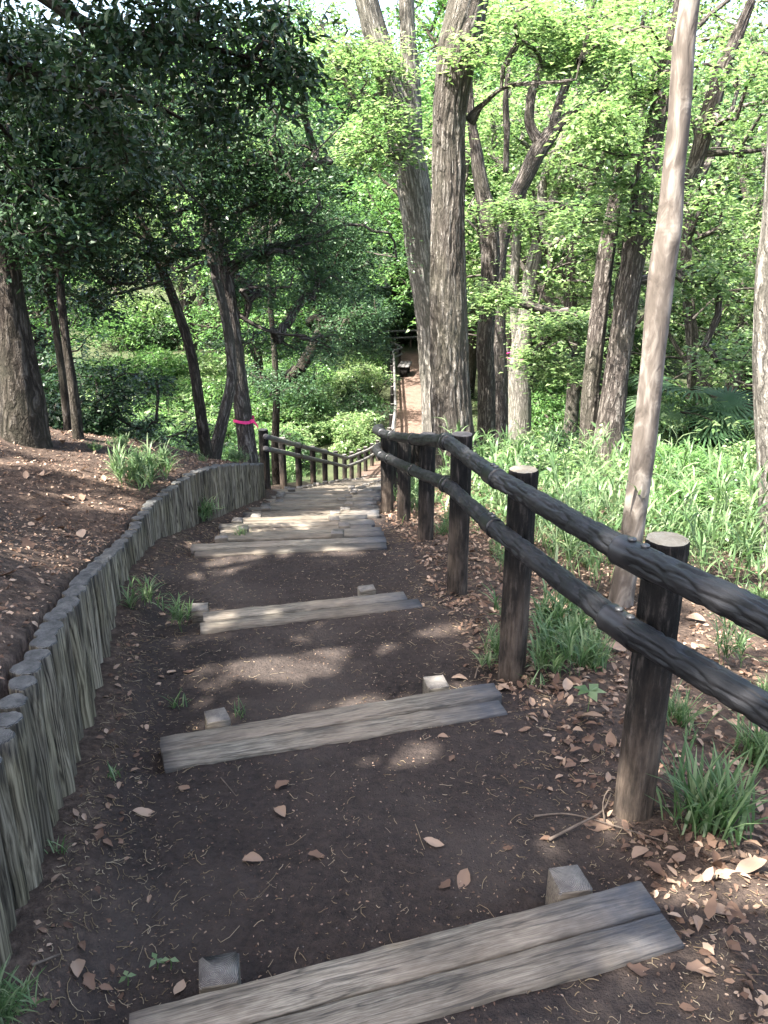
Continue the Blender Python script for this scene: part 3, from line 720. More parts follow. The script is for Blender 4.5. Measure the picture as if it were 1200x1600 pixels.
def tree(name, label, cat, stems, Yd, bark, n=20, step=.12, disp=None, pads=(), leaf='lf_mid', L=.08, wr=.5, up=.6, nper=36, r=.45, seed=1, group=None, rmin=.006, ext=None, sides=5, hang=.2, attachfrom=1):
    """stems: lists of (px, py, width_px[, dY]); pads: (px, py, Y, rx, ry, rz, count)"""
    rg = np.random.default_rng(seed)
    nodes = []; nr_ = []; sk = []
    WS = {'forked_tree': .84, 'twin_trunk_tree': .78, 'smooth_trunk_tree': .83, 'cedar_tree': .82, 'slim_tree': .9, 'clustered_tree': .8, 'crooked_tree': .9, 'oak_tree': .95}.get(name, .92)
    for st in stems:
        pts = []; rad = []
        for s_ in st:
            yv = Yd+(s_[3] if len(s_) > 3 else 0); p_ = V(s_[0], s_[1], yv); pts.append(p_); rad.append(WS*s_[2]/2/FPX*depth(p_))
        sk.append((pts, rad))
    b0 = sk[0][0][0]; gz = G(b0[0], b0[1])
    if b0[2] > gz-.1: sk[0][0].insert(0, np.array([b0[0], b0[1], gz-.15])); sk[0][1].insert(0, sk[0][1][0]*1.15)
    root = empty(name, (b0[0], b0[1], gz)); tag(root, label, cat, group); off = np.array(root.location)
    if ext:                                                # carry the main stem on above the frame
        for si, top, rt in ext:
            pts, rad = sk[si]; a_, b_ = pts[-1], np.asarray(top, float); r_ = rad[-1]; d0 = pts[-1]-pts[-2]; sg = np.linalg.norm(d0); m_ = max(2, int(np.linalg.norm(b_-a_)/max(sg, .3)))
            for q_ in range(1, m_+1): t_ = q_/m_; pts.append(a_*(1-t_)+b_*t_+d0*m_*.5*t_*(1-t_)**2); rad.append(r_*(1-t_)+rt*t_)
    mb = MB()
    for si, (pts, rad) in enumerate(sk):
        p_, rr = catmull(pts, rad, step); tube(mb, p_, rr, n, True, disp, seed+si)
        nodes += list(p_[::max(1, int(.35/step))][attachfrom:]); nr_ += list(rr[::max(1, int(.35/step))][attachfrom:])
    link('trunk', mb.mesh('trunk', True, off), M[bark], root)
    if pads:
        cen = np.concatenate([ell(V(a, b, c), (rx, ry, rz), int(k_*1.9), rg) if not isinstance(a, str) else ell(b, (rx, ry, rz), k_, rg) for (a, b, c, rx, ry, rz, k_) in pads])
        mb = MB(); grow(mb, nodes, nr_, cen, rg, rmin, sides=sides)
        link('branches', mb.mesh('branches', True, off), M['barkd' if leaf == 'lf_dark' else bark], root)
        v, rn = spray(cen, r, int(nper*1.6), L, wr, up, rg, hang=hang); v, rn = cull(v, rn, 4)
        link('crown', leaf_mesh('crown', v, rn, off), M[leaf], root)
    TREES.append(root); return root

# crown leaves are dropped along sun rays so flecks land on these chosen spots
GAPS = []
for (px, py, rx, ry) in [(485, 1032, .26, .10), (400, 1040, .10, .05), (345, 885, .15, .12), (410, 872, .13, .08), (520, 868, .14, .07), (465, 815, .30, .12), (560, 1100, .16, .06), (730, 1085, .09, .06), (1000, 1300, .07, .12), (1050, 1190, .10, .08), (1100, 1400, .10, .06), (1140, 1440, .09, .05), (690, 985, .10, .05), (120, 735, .55, .10), (40, 700, .5, .09), (190, 790, .25, .09), (150, 690, .3, .06), (1090, 1000, .3, .12), (900, 960, .15, .1), (540, 765, .3, .2), (860, 1340, .05, .08), (650, 1180, .07, .04), (330, 960, .08, .04)]:
    p_ = PZ(px, py, -1.9)
    for _ in range(6): p_ = PZ(px, py, G(p_[0], p_[1]))
    GAPS.append((p_, rx*1.35, ry*1.75))
SN = np.array(SUN)
def cull(v, rn, k):
    c = v.reshape(-1, k, 3).mean(1); keep = np.ones(len(c), bool)
    for p_, rx, ry in GAPS:
        h_ = c-SN*((c[:, 2]-p_[2])/SN[2])[:, None]; d = h_-p_
        q_ = (d[:, 0]/rx)**2+((d[:, 1]-.25*d[:, 0])/ry)**2+1.4*(noise3(h_*9)-.5); keep &= ~((q_ < 1) & (c[:, 2] > p_[2]+.8))
    kk = np.repeat(keep, k); return v[kk], rn[kk]
W3 = 'W'
tree('oak_tree', 'big straight oak with deeply furrowed grey bark standing centre behind the fence bend', 'tree',
     [[(716, 790, 88), (711, 720, 76), (707, 660, 68), (703, 600, 65), (700, 450, 60), (700, 320, 56), (701, 200, 54), (709, 120, 60), (717, 70, 68), (728, 20, 64), (742, -60, 60)],
      [(735, 190, 22, .1), (752, 165, 9, 0), (790, 135, 6, -.4), (850, 130, 5, -.8), (900, 125, 3, -1)]],
     10.3, 'oak', 110, .035, trdisp(.020, 9, .08), [(830, 70, 10, .9, .9, .28, 13), (900, 40, 9.6, .9, .9, .3, 14), (960, 80, 9.6, .6, .8, .2, 7), (W3, (2.0, 10.5, 7), 0, 3.2, 3, 2.0, 110)], 'lf_bright', .085, .55, .75, 46, .42, 3, ext=[(0, (1.6, 10.6, 8.5), .12)])
tree('forked_tree', 'pale leaning tree just left of the big oak, forking high into two limbs', 'tree',
     [[(700, 800, 100), (692, 700, 76), (684, 600, 64), (676, 500, 62), (664, 420, 62), (652, 330, 62), (641, 260, 62), (626, 190, 58), (604, 110, 50), (580, 30, 44), (560, -60, 38)],
      [(640, 215, 50), (640, 120, 38), (637, 50, 30), (634, -60, 26)], [(575, 190, 9), (545, 140, 10), (520, 90, 7), (500, 30, 4)]],
     13, 'barkl', 60, .06, trdisp(.012, 12, .08), [(550, 120, 12.5, 1.1, .8, .5, 18), (620, 200, 12, .75, .6, .3, 12), (575, 255, 12, .6, .5, .2, 8), (540, 50, 13, 1.4, 1, .5, 16), (W3, (-.6, 13, 6.5), 0, 3.0, 3, 2, 80)], 'lf_bright', .085, .5, .7, 44, .45, 4, ext=[(0, (-1.2, 13.2, 8.5), .1), (1, (.6, 13.6, 9), .08)])
tree('slim_tree', 'dark slim tree right behind the big oak with a kinked trunk', 'tree',
     [[(762, 760, 34), (760, 680, 31), (760, 600, 30), (758, 540, 30), (762, 480, 27), (766, 420, 32), (764, 350, 34), (752, 290, 26), (743, 230, 20), (736, 180, 14), (733, 100, 8)]],
     13.5, 'bark', 40, .07, trdisp(.012, 8, .14), [(800, 460, 12.4, .55, .5, .18, 14), (860, 500, 12, .7, .5, .2, 18), (900, 560, 11.6, .7, .5, .22, 18), (830, 330, 12.5, .6, .5, .2, 14)], 'lf_bright', .085, .5, .8, 40, .36, 5)
tree('crooked_tree', 'crooked sunlit tree whose trunk forks into twisting dark limbs high between oak and pale trunk', 'tree',
     [[(778, 760, 36), (778, 600, 34), (776, 480, 30), (779, 400, 28), (795, 330, 27), (822, 275, 29), (846, 228, 30), (880, 190, 20), (915, 160, 16), (942, 138, 13), (985, 80, 9), (1010, 20, 6)],
      [(846, 228, 22), (828, 195, 18), (830, 150, 16), (846, 100, 13), (850, 40, 8), (860, -20, 5)], [(862, 205, 18), (878, 150, 16), (900, 90, 12), (920, 30, 8), (940, -30, 5)], [(790, 270, 9), (792, 200, 12), (790, 150, 10), (800, 80, 6)]],
     16, 'bark', 30, .1, trdisp(.012, 8, .14), [(960, 60, 16, 1.2, 1, .7, 24), (840, 30, 16.5, 1.6, 1, .5, 26), (900, 330, 17, 1.0, .8, .4, 20), (W3, (4, 17, 7), 0, 3.5, 3, 2, 60)], 'lf_bright', .10, .55, .7, 36, .5, 6)
tree('clustered_tree', 'far grey tree of several straight stems with a thin red cord round its base', 'tree',
     [[(812, 640, 46), (812, 570, 42), (822, 480, 30), (836, 420, 20), (846, 350, 24), (850, 280, 16), (880, 215, 12), (900, 160, 9)],
      [(812, 560, 26), (804, 480, 18), (806, 400, 17), (818, 300, 14), (830, 240, 10)], [(815, 540, 26), (822, 450, 20), (838, 380, 18), (868, 300, 16), (900, 230, 16), (930, 180, 10)]],
     22, 'barkl', 20, .15, lumps(.01), [(850, 180, 21, 2, 1.5, 1, 34), (960, 250, 22, 2, 1.5, 1, 30), (W3, (5.5, 23, 6), 0, 4, 4, 2.5, 50)], 'lf_bright', .12, .55, .7, 36, .6, 7)
tree('twin_trunk_tree', 'twin-trunked tree behind the pale leaning pole trunk, its left trunk bright with sun', 'tree',
     [[(944, 800, 74), (948, 720, 62), (956, 640, 52), (966, 560, 48), (976, 490, 47), (987, 420, 46), (998, 350, 45), (1008, 280, 42), (1024, 200, 38), (1042, 110, 34), (1062, 20, 30), (1080, -60, 26)],
      [(924, 790, 44, .25), (920, 700, 36, .25), (922, 620, 35, .25), (930, 540, 34, .25), (938, 470, 36, .3), (948, 390, 34, .3), (962, 310, 27, .3), (968, 240, 18, .3), (985, 160, 12, .3)],
      [(998, 385, 24, .2), (1035, 340, 22, .3), (1080, 270, 28, .4), (1102, 200, 34, .4), (1125, 120, 32, .4), (1150, 60, 24, .4), (1175, 0, 14, .4)], [(1095, 240, 12, .4), (1150, 238, 9, .3), (1215, 232, 8, .2)]],
     9.4, 'bark', 56, .05, trdisp(.013, 9, .09), [(985, 130, 8.9, .40, .45, .40, 9), (955, 210, 8.8, .42, .45, .32, 10), (975, 265, 8.8, .40, .4, .2, 7), (965, 345, 8.8, .40, .4, .13, 5), (1140, 310, 9.2, .7, .6, .3, 11), (1130, 430, 9.6, .7, .6, .2, 10), (1150, 530, 9.8, .6, .6, .3, 12), (1130, 130, 9.2, .9, .7, .4, 12), (W3, (3.8, 10, 5.5), 0, 2.6, 2.6, 1.6, 40)], 'lf_bright', .075, .5, .65, 44, .34, 8)
tree('smooth_trunk_tree', 'smooth pale bare trunk leaning up beyond the second rail, nearest on the right', 'tree',
     [[(962, 985, 52), (973, 920, 46), (985, 850, 44), (1000, 740, 42), (1012, 640, 44), (1022, 540, 45), (1034, 430, 50), (1046, 350, 48), (1052, 270, 40), (1062, 180, 39), (1068, 80, 40), (1078, 0, 38), (1086, -90, 36)]],
     4.4, 'smooth', 40, .04, knots, [(W3, (2.2, 5.0, 8.4), 0, 1.2, 1.2, .9, 12)], 'lf_mid', .075, .5, .6, 36, .4, 9, ext=[(0, (1.9, 4.9, 8.2), .04)])
tree('sunlit_trunk_tree', 'trunk blazing white in the sun, cut by the right edge of the photo', 'tree',
     [[(1222, 960, 66), (1212, 760, 58), (1204, 600, 56), (1206, 450, 54), (1216, 330, 50), (1228, 100, 46), (1240, -60, 44)]],
     5.6, 'barkl', 40, .05, lumps(.008), [(W3, (4.4, 6, 8.2), 0, 1.5, 1.5, 1.2, 18)], 'lf_bright', .08, .5, .6, 36, .4, 10, ext=[(0, (3.8, 5.8, 8), .05)])
# left side
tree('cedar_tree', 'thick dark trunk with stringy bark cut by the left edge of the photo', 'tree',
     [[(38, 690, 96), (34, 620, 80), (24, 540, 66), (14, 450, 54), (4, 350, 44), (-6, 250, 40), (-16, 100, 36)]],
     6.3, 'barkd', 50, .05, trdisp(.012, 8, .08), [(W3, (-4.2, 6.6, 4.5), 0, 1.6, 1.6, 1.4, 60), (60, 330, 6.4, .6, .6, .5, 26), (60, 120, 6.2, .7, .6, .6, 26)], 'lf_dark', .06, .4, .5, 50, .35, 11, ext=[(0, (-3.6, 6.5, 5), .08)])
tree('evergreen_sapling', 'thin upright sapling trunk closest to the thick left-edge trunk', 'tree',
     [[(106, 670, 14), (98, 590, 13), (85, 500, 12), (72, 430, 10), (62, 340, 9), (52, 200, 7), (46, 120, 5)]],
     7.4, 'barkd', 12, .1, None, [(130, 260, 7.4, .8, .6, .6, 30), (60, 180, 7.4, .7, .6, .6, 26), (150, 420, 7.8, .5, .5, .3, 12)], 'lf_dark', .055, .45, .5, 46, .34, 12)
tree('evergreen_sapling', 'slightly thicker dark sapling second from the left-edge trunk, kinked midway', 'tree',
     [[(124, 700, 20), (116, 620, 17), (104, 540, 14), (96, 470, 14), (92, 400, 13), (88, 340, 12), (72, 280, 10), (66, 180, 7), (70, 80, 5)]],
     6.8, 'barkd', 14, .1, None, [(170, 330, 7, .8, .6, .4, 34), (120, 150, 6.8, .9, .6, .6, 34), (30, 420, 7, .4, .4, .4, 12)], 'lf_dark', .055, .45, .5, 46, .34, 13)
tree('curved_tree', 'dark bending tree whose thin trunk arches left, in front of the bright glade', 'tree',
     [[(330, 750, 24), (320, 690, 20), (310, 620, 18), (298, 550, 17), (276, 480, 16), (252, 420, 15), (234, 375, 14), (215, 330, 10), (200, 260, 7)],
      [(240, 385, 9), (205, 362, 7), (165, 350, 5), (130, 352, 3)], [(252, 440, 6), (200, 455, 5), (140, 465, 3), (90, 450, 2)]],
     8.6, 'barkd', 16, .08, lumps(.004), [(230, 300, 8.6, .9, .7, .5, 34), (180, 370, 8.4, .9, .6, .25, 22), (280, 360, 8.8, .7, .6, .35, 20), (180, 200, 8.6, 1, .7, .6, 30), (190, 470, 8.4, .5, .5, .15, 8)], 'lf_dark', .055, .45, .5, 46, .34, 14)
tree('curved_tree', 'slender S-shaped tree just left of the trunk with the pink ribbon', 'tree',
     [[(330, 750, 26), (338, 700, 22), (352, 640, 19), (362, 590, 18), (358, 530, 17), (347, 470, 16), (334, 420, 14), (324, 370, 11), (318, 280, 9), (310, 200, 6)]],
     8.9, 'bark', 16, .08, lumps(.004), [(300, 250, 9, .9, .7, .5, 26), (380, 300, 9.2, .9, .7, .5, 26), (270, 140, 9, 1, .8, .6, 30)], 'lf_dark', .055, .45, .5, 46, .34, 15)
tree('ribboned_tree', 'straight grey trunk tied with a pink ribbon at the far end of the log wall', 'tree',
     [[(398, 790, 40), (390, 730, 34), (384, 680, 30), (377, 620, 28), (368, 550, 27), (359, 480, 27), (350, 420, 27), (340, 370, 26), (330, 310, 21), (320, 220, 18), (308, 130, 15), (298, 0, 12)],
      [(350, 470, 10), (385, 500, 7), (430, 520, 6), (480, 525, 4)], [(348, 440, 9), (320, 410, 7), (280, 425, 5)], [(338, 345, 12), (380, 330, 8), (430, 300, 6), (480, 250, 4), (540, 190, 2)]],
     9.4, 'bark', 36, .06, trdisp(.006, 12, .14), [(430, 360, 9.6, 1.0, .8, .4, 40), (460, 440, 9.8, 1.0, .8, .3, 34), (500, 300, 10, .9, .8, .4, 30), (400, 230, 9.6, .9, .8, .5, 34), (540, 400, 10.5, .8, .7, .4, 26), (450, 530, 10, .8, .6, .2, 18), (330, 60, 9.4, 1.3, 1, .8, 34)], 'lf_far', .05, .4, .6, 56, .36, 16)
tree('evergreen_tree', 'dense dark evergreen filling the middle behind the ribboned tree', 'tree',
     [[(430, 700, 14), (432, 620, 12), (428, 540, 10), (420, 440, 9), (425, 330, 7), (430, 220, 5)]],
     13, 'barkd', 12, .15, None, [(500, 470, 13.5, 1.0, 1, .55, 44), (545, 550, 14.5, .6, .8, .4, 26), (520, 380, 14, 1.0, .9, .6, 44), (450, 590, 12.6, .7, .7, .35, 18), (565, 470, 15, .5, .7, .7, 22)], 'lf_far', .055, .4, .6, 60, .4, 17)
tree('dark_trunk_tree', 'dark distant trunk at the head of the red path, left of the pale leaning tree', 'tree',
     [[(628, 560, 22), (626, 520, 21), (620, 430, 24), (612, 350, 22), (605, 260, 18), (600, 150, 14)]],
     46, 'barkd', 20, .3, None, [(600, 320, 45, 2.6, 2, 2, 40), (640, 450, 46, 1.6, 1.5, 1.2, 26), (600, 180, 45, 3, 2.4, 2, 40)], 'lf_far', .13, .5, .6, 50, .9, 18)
# the near overhanging evergreen (top left) whose trunk stands outside the frame
rg = np.random.default_rng(21)
def world_tree(name, label, cat, stems, pads, bark, leaf, L, wr, up, nper, r, seed, n=16, rmin=.006, sides=5, dens=2.1, hang=.25, group=None, six=False):
    rg = np.random.default_rng(seed); b0 = np.asarray(stems[0][0][0]); gz = G(b0[0], b0[1])
    root = empty(name, (b0[0], b0[1], gz)); tag(root, label, cat, group); off = np.array(root.location); mb = MB(); nodes = []; nr_ = []
    for si, (pts, rad) in enumerate(stems):
        pts = [np.array(p_, float) for p_ in pts]
        if si == 0: pts[0][2] = gz-.2
        p_, rr = catmull(pts, rad, .1); tube(mb, p_, rr, n, True, lumps(.01) if rad[0] > .08 else None, seed+si)
        nodes += list(p_[2::3]); nr_ += list(rr[2::3])
    link('trunk', mb.mesh('trunk', True, off), M[bark], root)
    cen = np.concatenate([ell(c, rad, int(k_*dens), rg) for (c, rad, k_) in pads]); mb = MB(); grow(mb, nodes, nr_, cen, rg, rmin, sides=sides)
    link('branches', mb.mesh('branches', True, off), M[bark], root)
    v, rn = spray(cen, r, nper, L, wr, up, rg, hang=hang, six=six); v, rn = cull(v, rn, 12 if six else 4); link('crown', leaf_mesh('crown', v, rn, off), M[leaf], root)
    return root
def PV(px, py, Y_): return tuple(V(px, py, Y_))
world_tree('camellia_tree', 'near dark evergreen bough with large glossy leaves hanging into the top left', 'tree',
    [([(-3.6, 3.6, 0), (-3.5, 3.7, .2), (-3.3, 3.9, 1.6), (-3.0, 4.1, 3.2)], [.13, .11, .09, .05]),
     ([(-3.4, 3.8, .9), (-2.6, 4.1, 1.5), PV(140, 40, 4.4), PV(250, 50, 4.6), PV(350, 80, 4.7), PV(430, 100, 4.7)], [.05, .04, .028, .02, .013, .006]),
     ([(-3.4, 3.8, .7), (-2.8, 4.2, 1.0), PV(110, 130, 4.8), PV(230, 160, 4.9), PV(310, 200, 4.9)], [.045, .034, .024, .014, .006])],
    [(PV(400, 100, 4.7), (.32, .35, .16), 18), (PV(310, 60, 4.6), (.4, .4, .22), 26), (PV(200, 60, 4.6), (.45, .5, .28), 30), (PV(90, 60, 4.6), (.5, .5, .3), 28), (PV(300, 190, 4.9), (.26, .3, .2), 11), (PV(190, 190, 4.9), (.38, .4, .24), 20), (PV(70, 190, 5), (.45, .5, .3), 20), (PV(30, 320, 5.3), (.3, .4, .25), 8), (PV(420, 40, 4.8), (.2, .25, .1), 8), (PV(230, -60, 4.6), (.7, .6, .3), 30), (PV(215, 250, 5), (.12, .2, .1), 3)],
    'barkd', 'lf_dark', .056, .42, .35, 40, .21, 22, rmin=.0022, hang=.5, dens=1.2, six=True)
# unseen trees added above and behind the viewpoint to shade steps and left trees
sh = [((-4.3, 1.0), 6.0, 2.7, 120, 'unseen leaning evergreen over the log wall, added to shade the steps'), ((-2.9, -.7), 6.4, 2.4, 110, 'unseen evergreen crown high over the nearest step, added to shade it'), ((-7.4, 10.5), 6.5, 2.8, 110, 'unseen evergreen left of the thick left-edge trunk, added to shade the left trees'), ((-4.6, -2.2), 6.2, 3.0, 150, 'unseen broad evergreen behind and left of the viewpoint, added to shade the steps'), ((-5.6, 2.0), 6.2, 2.6, 120, 'unseen tall evergreen up the left bank, added to shade the log wall'),
      ((-1.2, -3.4), 6.5, 2.6, 110, 'unseen evergreen above the trail behind the viewpoint, added for shade'), ((-7.6, 5.6), 5.8, 3.0, 130, 'unseen wide evergreen far up the left bank, added to shade the left trees'), ((1.6, -1.8), 7.0, 2.2, 70, 'unseen tall tree right behind the viewpoint, added for shade')]
for k, ((x_, y_), h_, rr, nn_, lab) in enumerate(sh):
    gz = G(x_, y_)
    world_tree('evergreen_tree', lab, 'tree', [([(x_, y_, gz), (x_+.1, y_+.1, gz+2), (x_+.3, y_+.1, gz+4), (x_+.3, y_+.3, h_)], [.22, .18, .14, .06])],
        [((x_+.3, y_+.3, h_-1.0), (rr, rr, 1.5), nn_)], 'bark', 'lf_dark', .10, .5, .65, 105, .42, 40+k, dens=1.45)

# ------------------------------------------------------------------ pink ribbon, red cord
rt = [o for o in TREES if o.name.startswith('ribboned')][0]
pts = [V(384, 680, 9.4), V(377, 620, 9.4)]; c = pts[0]*.6+pts[1]*.4; rr = 31/2/FPX*depth(c)
mb = MB(); th = np.linspace(0, 2*np.pi, 40); v = []
for t_ in th:
    for dz in (-.018, .018): v.append((c[0]+math.cos(t_)*(rr+.008), c[1]+math.sin(t_)*(rr+.008), c[2]+dz+.012*math.sin(t_*2)+.01*math.cos(t_)))
n_ = len(th); q_ = [(2*i_, 2*i_+2, 2*i_+3, 2*i_+1) for i_ in range(n_-1)]
mb.add(v, q_)
e0 = c+np.array([rr*.7, -rr*.8, 0])
for (dx, dz, w_) in ((.10, -.07, .02), (.07, -.02, .018)):
    ln = []
    for s_ in np.linspace(0, 1, 7): b_ = e0+np.array([dx*s_, -.02*s_, dz*s_*s_+.02*math.sin(s_*3)]); ln += [b_+np.array([0, 0, w_]), b_-np.array([0, 0, w_])]
    mb.add(ln, [(2*i_, 2*i_+2, 2*i_+3, 2*i_+1) for i_ in range(6)])
o = link('ribbon', mb.mesh('ribbon', True, c), M['pink'], None, c); tag(o, 'bright pink ribbon tied round the straight grey trunk', 'ribbon')
c = V(812, 556, 22); mb = MB(); rr = 44/2/FPX*depth(c)+.02
tube(mb, [c+np.array([math.cos(t_)*rr, math.sin(t_)*rr, .04*math.sin(t_)]) for t_ in np.linspace(0, 2*np.pi, 24)], [.014]*24, 6)
o = link('cord', mb.mesh('cord', True, c), M['pink'], None, c); tag(o, 'thin pink cord round the base of the far multi-stemmed tree', 'cord')

# ------------------------------------------------------------------ windmill palm
def fan_mesh(seed, Rr=.5, nl=26):
    g = np.random.default_rng(seed); v = []; f = []
    for k in range(nl):
        a = -2.5+5.0*k/(nl-1); d = np.array([math.cos(a), math.sin(a), 0]); s_ = np.array([-d[1], d[0], 0]); Lf = Rr*g.uniform(.85, 1.05)*(1-.15*abs(a)/2.5)
        row = []
        for t_, w_ in ((.02, .002), (.4, .016), (.75, .013), (1, .001)):
            c_ = d*Lf*t_+np.array([0, 0, -.32*Lf*t_**3+.10*t_*Lf]); row.append(len(v)); v += [c_+s_*w_, c_-s_*w_]
        for i_ in range(3): a_ = row[i_]; b_ = row[i_+1]; f.append((a_, a_+1, b_+1, b_))
    return mesh_np('frond', v, f, None, False, {'rnd': np.full(len(v), g.random())})
fans = [fan_mesh(s) for s in range(3)]
def palm(px, py, Y_, h, nf, lab, sc=1):
    c = V(px, py, Y_); gz = G(c[0], c[1]); root = empty('windmill_palm', (c[0], c[1], gz)); tag(root, lab, 'palm')
    mb = MB(); tube(mb, *catmull([(c[0], c[1], gz-.1), (c[0]+.03, c[1], (gz+c[2])/2), (c[0], c[1], c[2])], [.09, .10, .08], .08), 16, True, lumps(.02))
    link('trunk', mb.mesh('trunk', True, root.location), M['barkd'], root)
    mb = MB()
    for k in range(nf):
        a = k*2.4; el = random.uniform(-.3, .9); ln = random.uniform(.35, .6)*sc; d = Vector((math.cos(a)*math.cos(el), math.sin(a)*math.cos(el), math.sin(el)))
        e_ = Vector(c)+d*ln; tube(mb, [c, np.array((Vector(c)+e_)/2)+np.array([0, 0, .03]), np.array(e_)], [.012, .009, .007], 5)
        o = link('frond', fans[k % 3], M['lf_far'], root); o.location = e_-root.location; o.rotation_euler = (random.uniform(-.5, .5), .25-el*.6, a); o.scale = (sc, sc, sc)
    link('stalk', mb.mesh('stalk', True, root.location), M['greenstem'], root)
palm(1085, 640, 10.2, 1, 13, 'windmill palm with dark fan fronds in shade right of the pale pole trunk')
palm(1000, 690, 12.5, 1, 9, 'smaller windmill palm half hidden behind the smooth trunk', .85)
palm(1165, 690, 9.6, 1, 10, 'windmill palm low by the right edge beside the sunlit trunk', .9)

# ------------------------------------------------------------------ background wood
def proto_tree(seed, h, cr, leaf, bark, npad, nper, L, r, flat=.8):
    g = np.random.default_rng(seed); root_pts = [np.array([0, 0, -.3]), np.array([g.normal(0, .15), g.normal(0, .15), h*.3]), np.array([g.normal(0, .4), g.normal(0, .4), h*.6]), np.array([g.normal(0, .6), g.normal(0, .6), h*.9])]
    mb = MB(); p_, rr = catmull(root_pts, [.2, .16, .11, .04], .3); tube(mb, p_, rr, 12, True, lumps(.02)); nodes = list(p_[3:]); nrr = list(rr[3:])
    for k in range(6):
        a = k*1.7+g.uniform(0, 1); b = p_[int(len(p_)*(.28+.1*k))]; e_ = b+np.array([math.cos(a)*cr*.7, math.sin(a)*cr*.7, h*.22])
        q_, r2 = catmull([b, (b+e_)/2+g.normal(0, .2, 3), e_], [.09, .06, .03], .3); tube(mb, q_, r2, 8); nodes += list(q_[1:]); nrr += list(r2[1:])
    t = mb.mesh('trunk'); t.materials.append(M[bark])
    lowf = .12 if leaf == 'lf_bright' else .3
    cen = np.concatenate([ell((0, 0, h*.70), (cr, cr, h*.36*flat), int(npad*(1-lowf)), g, .3), ell((0, 0, h*.42), (cr*1.05, cr*1.05, h*.16), int(npad*lowf), g, .3)])
    mb = MB(); grow(mb, nodes, nrr, cen, g, .009, sides=4); bm = mb.mesh('branches'); bm.materials.append(M[bark])
    v, rn = spray(cen, r, nper, L, .55, .6, g); c = leaf_mesh('crown', v, rn); c.materials.append(M[leaf])
    return t, bm, c
PR = {'b': [proto_tree(50+s, 9, 2.8, 'lf_bright', 'bark', 200, 60, .115, .50) for s in range(3)], 'm': [proto_tree(60+s, 9, 2.8, 'lf_mid', 'barkd', 330, 60, .12, .55) for s in range(2)], 'd': [proto_tree(70+s, 8, 2.6, 'lf_far', 'barkd', 480, 64, .11, .55) for s in range(2)]}
def bgtree(kind, i_, x_, y_, s_, label, group, rz=None):
    t, bm, c = PR[kind][i_ % len(PR[kind])]; z_ = G(x_, y_)
    root = empty({'b': 'broadleaf_tree', 'm': 'broadleaf_tree', 'd': 'evergreen_tree'}[kind], (x_, y_, z_-.05), random.uniform(0, 6.28) if rz is None else rz)
    root.scale = (s_, s_, s_*random.uniform(.95, 1.15)); tag(root, label, 'tree', group)
    for nm, me in (('trunk', t), ('branches', bm), ('crown', c)): link(nm, me, None, root)
    BG.append((root, x_/(y_*CP-z_*SP)))
spec = []
g = np.random.default_rng(5)
BG = []
for (x_, y_, k_, s_) in [(6.5, 17, 'b', .8), (9, 21, 'b', .95), (4.2, 27, 'b', 1), (7.5, 29, 'b', 1.1), (12, 27, 'd', 1.1), (11, 15, 'm', .9), (3.4, 34, 'm', 1.1), (9.5, 36, 'b', 1.2), (15, 34, 'd', 1.2), (14, 20, 'b', 1.0), (19, 28, 'm', 1.2), (6.3, 40, 'd', 1.2), (12.5, 43, 'b', 1.3), (19, 42, 'b', 1.3), (7.5, 12.5, 'b', .7), (2.9, 31, 'm', 1.0), (5.2, 22.5, 'b', .9)]:
    bgtree(k_, int(x_*7), x_, y_, s_*(1.15+.02*max(0, y_-17)), 'sunlit spring-green tree in the open wood beyond the pale trunks on the right', 'sunlit trees of the wood on the right')
for (x_, y_, k_, s_) in [(-8.5, 17, 'd', .9), (-10.5, 25, 'm', .9), (-3.9, 26, 'm', .8), (-6, 33, 'b', 1.1), (-12, 29, 'b', 1.1), (-3.8, 37, 'd', 1.0), (-.7, 47, 'd', 1.2), (-3, 41, 'd', 1.1), (-8.5, 37, 'b', 1.2), (-14, 35, 'b', 1.2), (-3.3, 44, 'm', 1.2), (-10, 46, 'm', 1.2), (-13, 19, 'd', 1.)]:
    bgtree(k_, int(-x_*7), x_, y_, s_*(1.0+.012*max(0, y_-17)), 'shady green tree in the wood behind the left fence', 'shady trees of the wood on the left')
for k in range(30):
    x_ = -44+88*k/29+g.normal(0, 1.2); y_ = 48+g.uniform(0, 16)
    bgtree('bmbmd'[k % 5], k, x_, y_, g.uniform(1.5, 2.0), 'distant tree closing the back of the wood', 'distant trees at the back of the wood')
for k in range(14):
    s_ = -1 if k % 2 else 1
    bgtree('bmd'[k % 3], k, s_*(19+g.uniform(0, 14)), 8+k*2.6, g.uniform(1.1, 1.5), 'tree at the flank of the wood beyond the '+('left' if s_ < 0 else 'right')+' edge of the photo', 'trees on the flanks of the wood')

for grp, txt in (('sunlit trees of the wood on the right', 'spring-green tree, %s from the left in the sunlit wood on the right'), ('shady trees of the wood on the left', 'shady green tree, %s from the left in the wood behind the left fence'), ('distant trees at the back of the wood', 'distant tree, %s from the left in the row closing the back of the wood')):
    for i_, (o, _) in enumerate(sorted([b for b in BG if b[0]['group'] == grp], key=lambda b: b[1])): o['label'] = txt % ordw(i_+1)
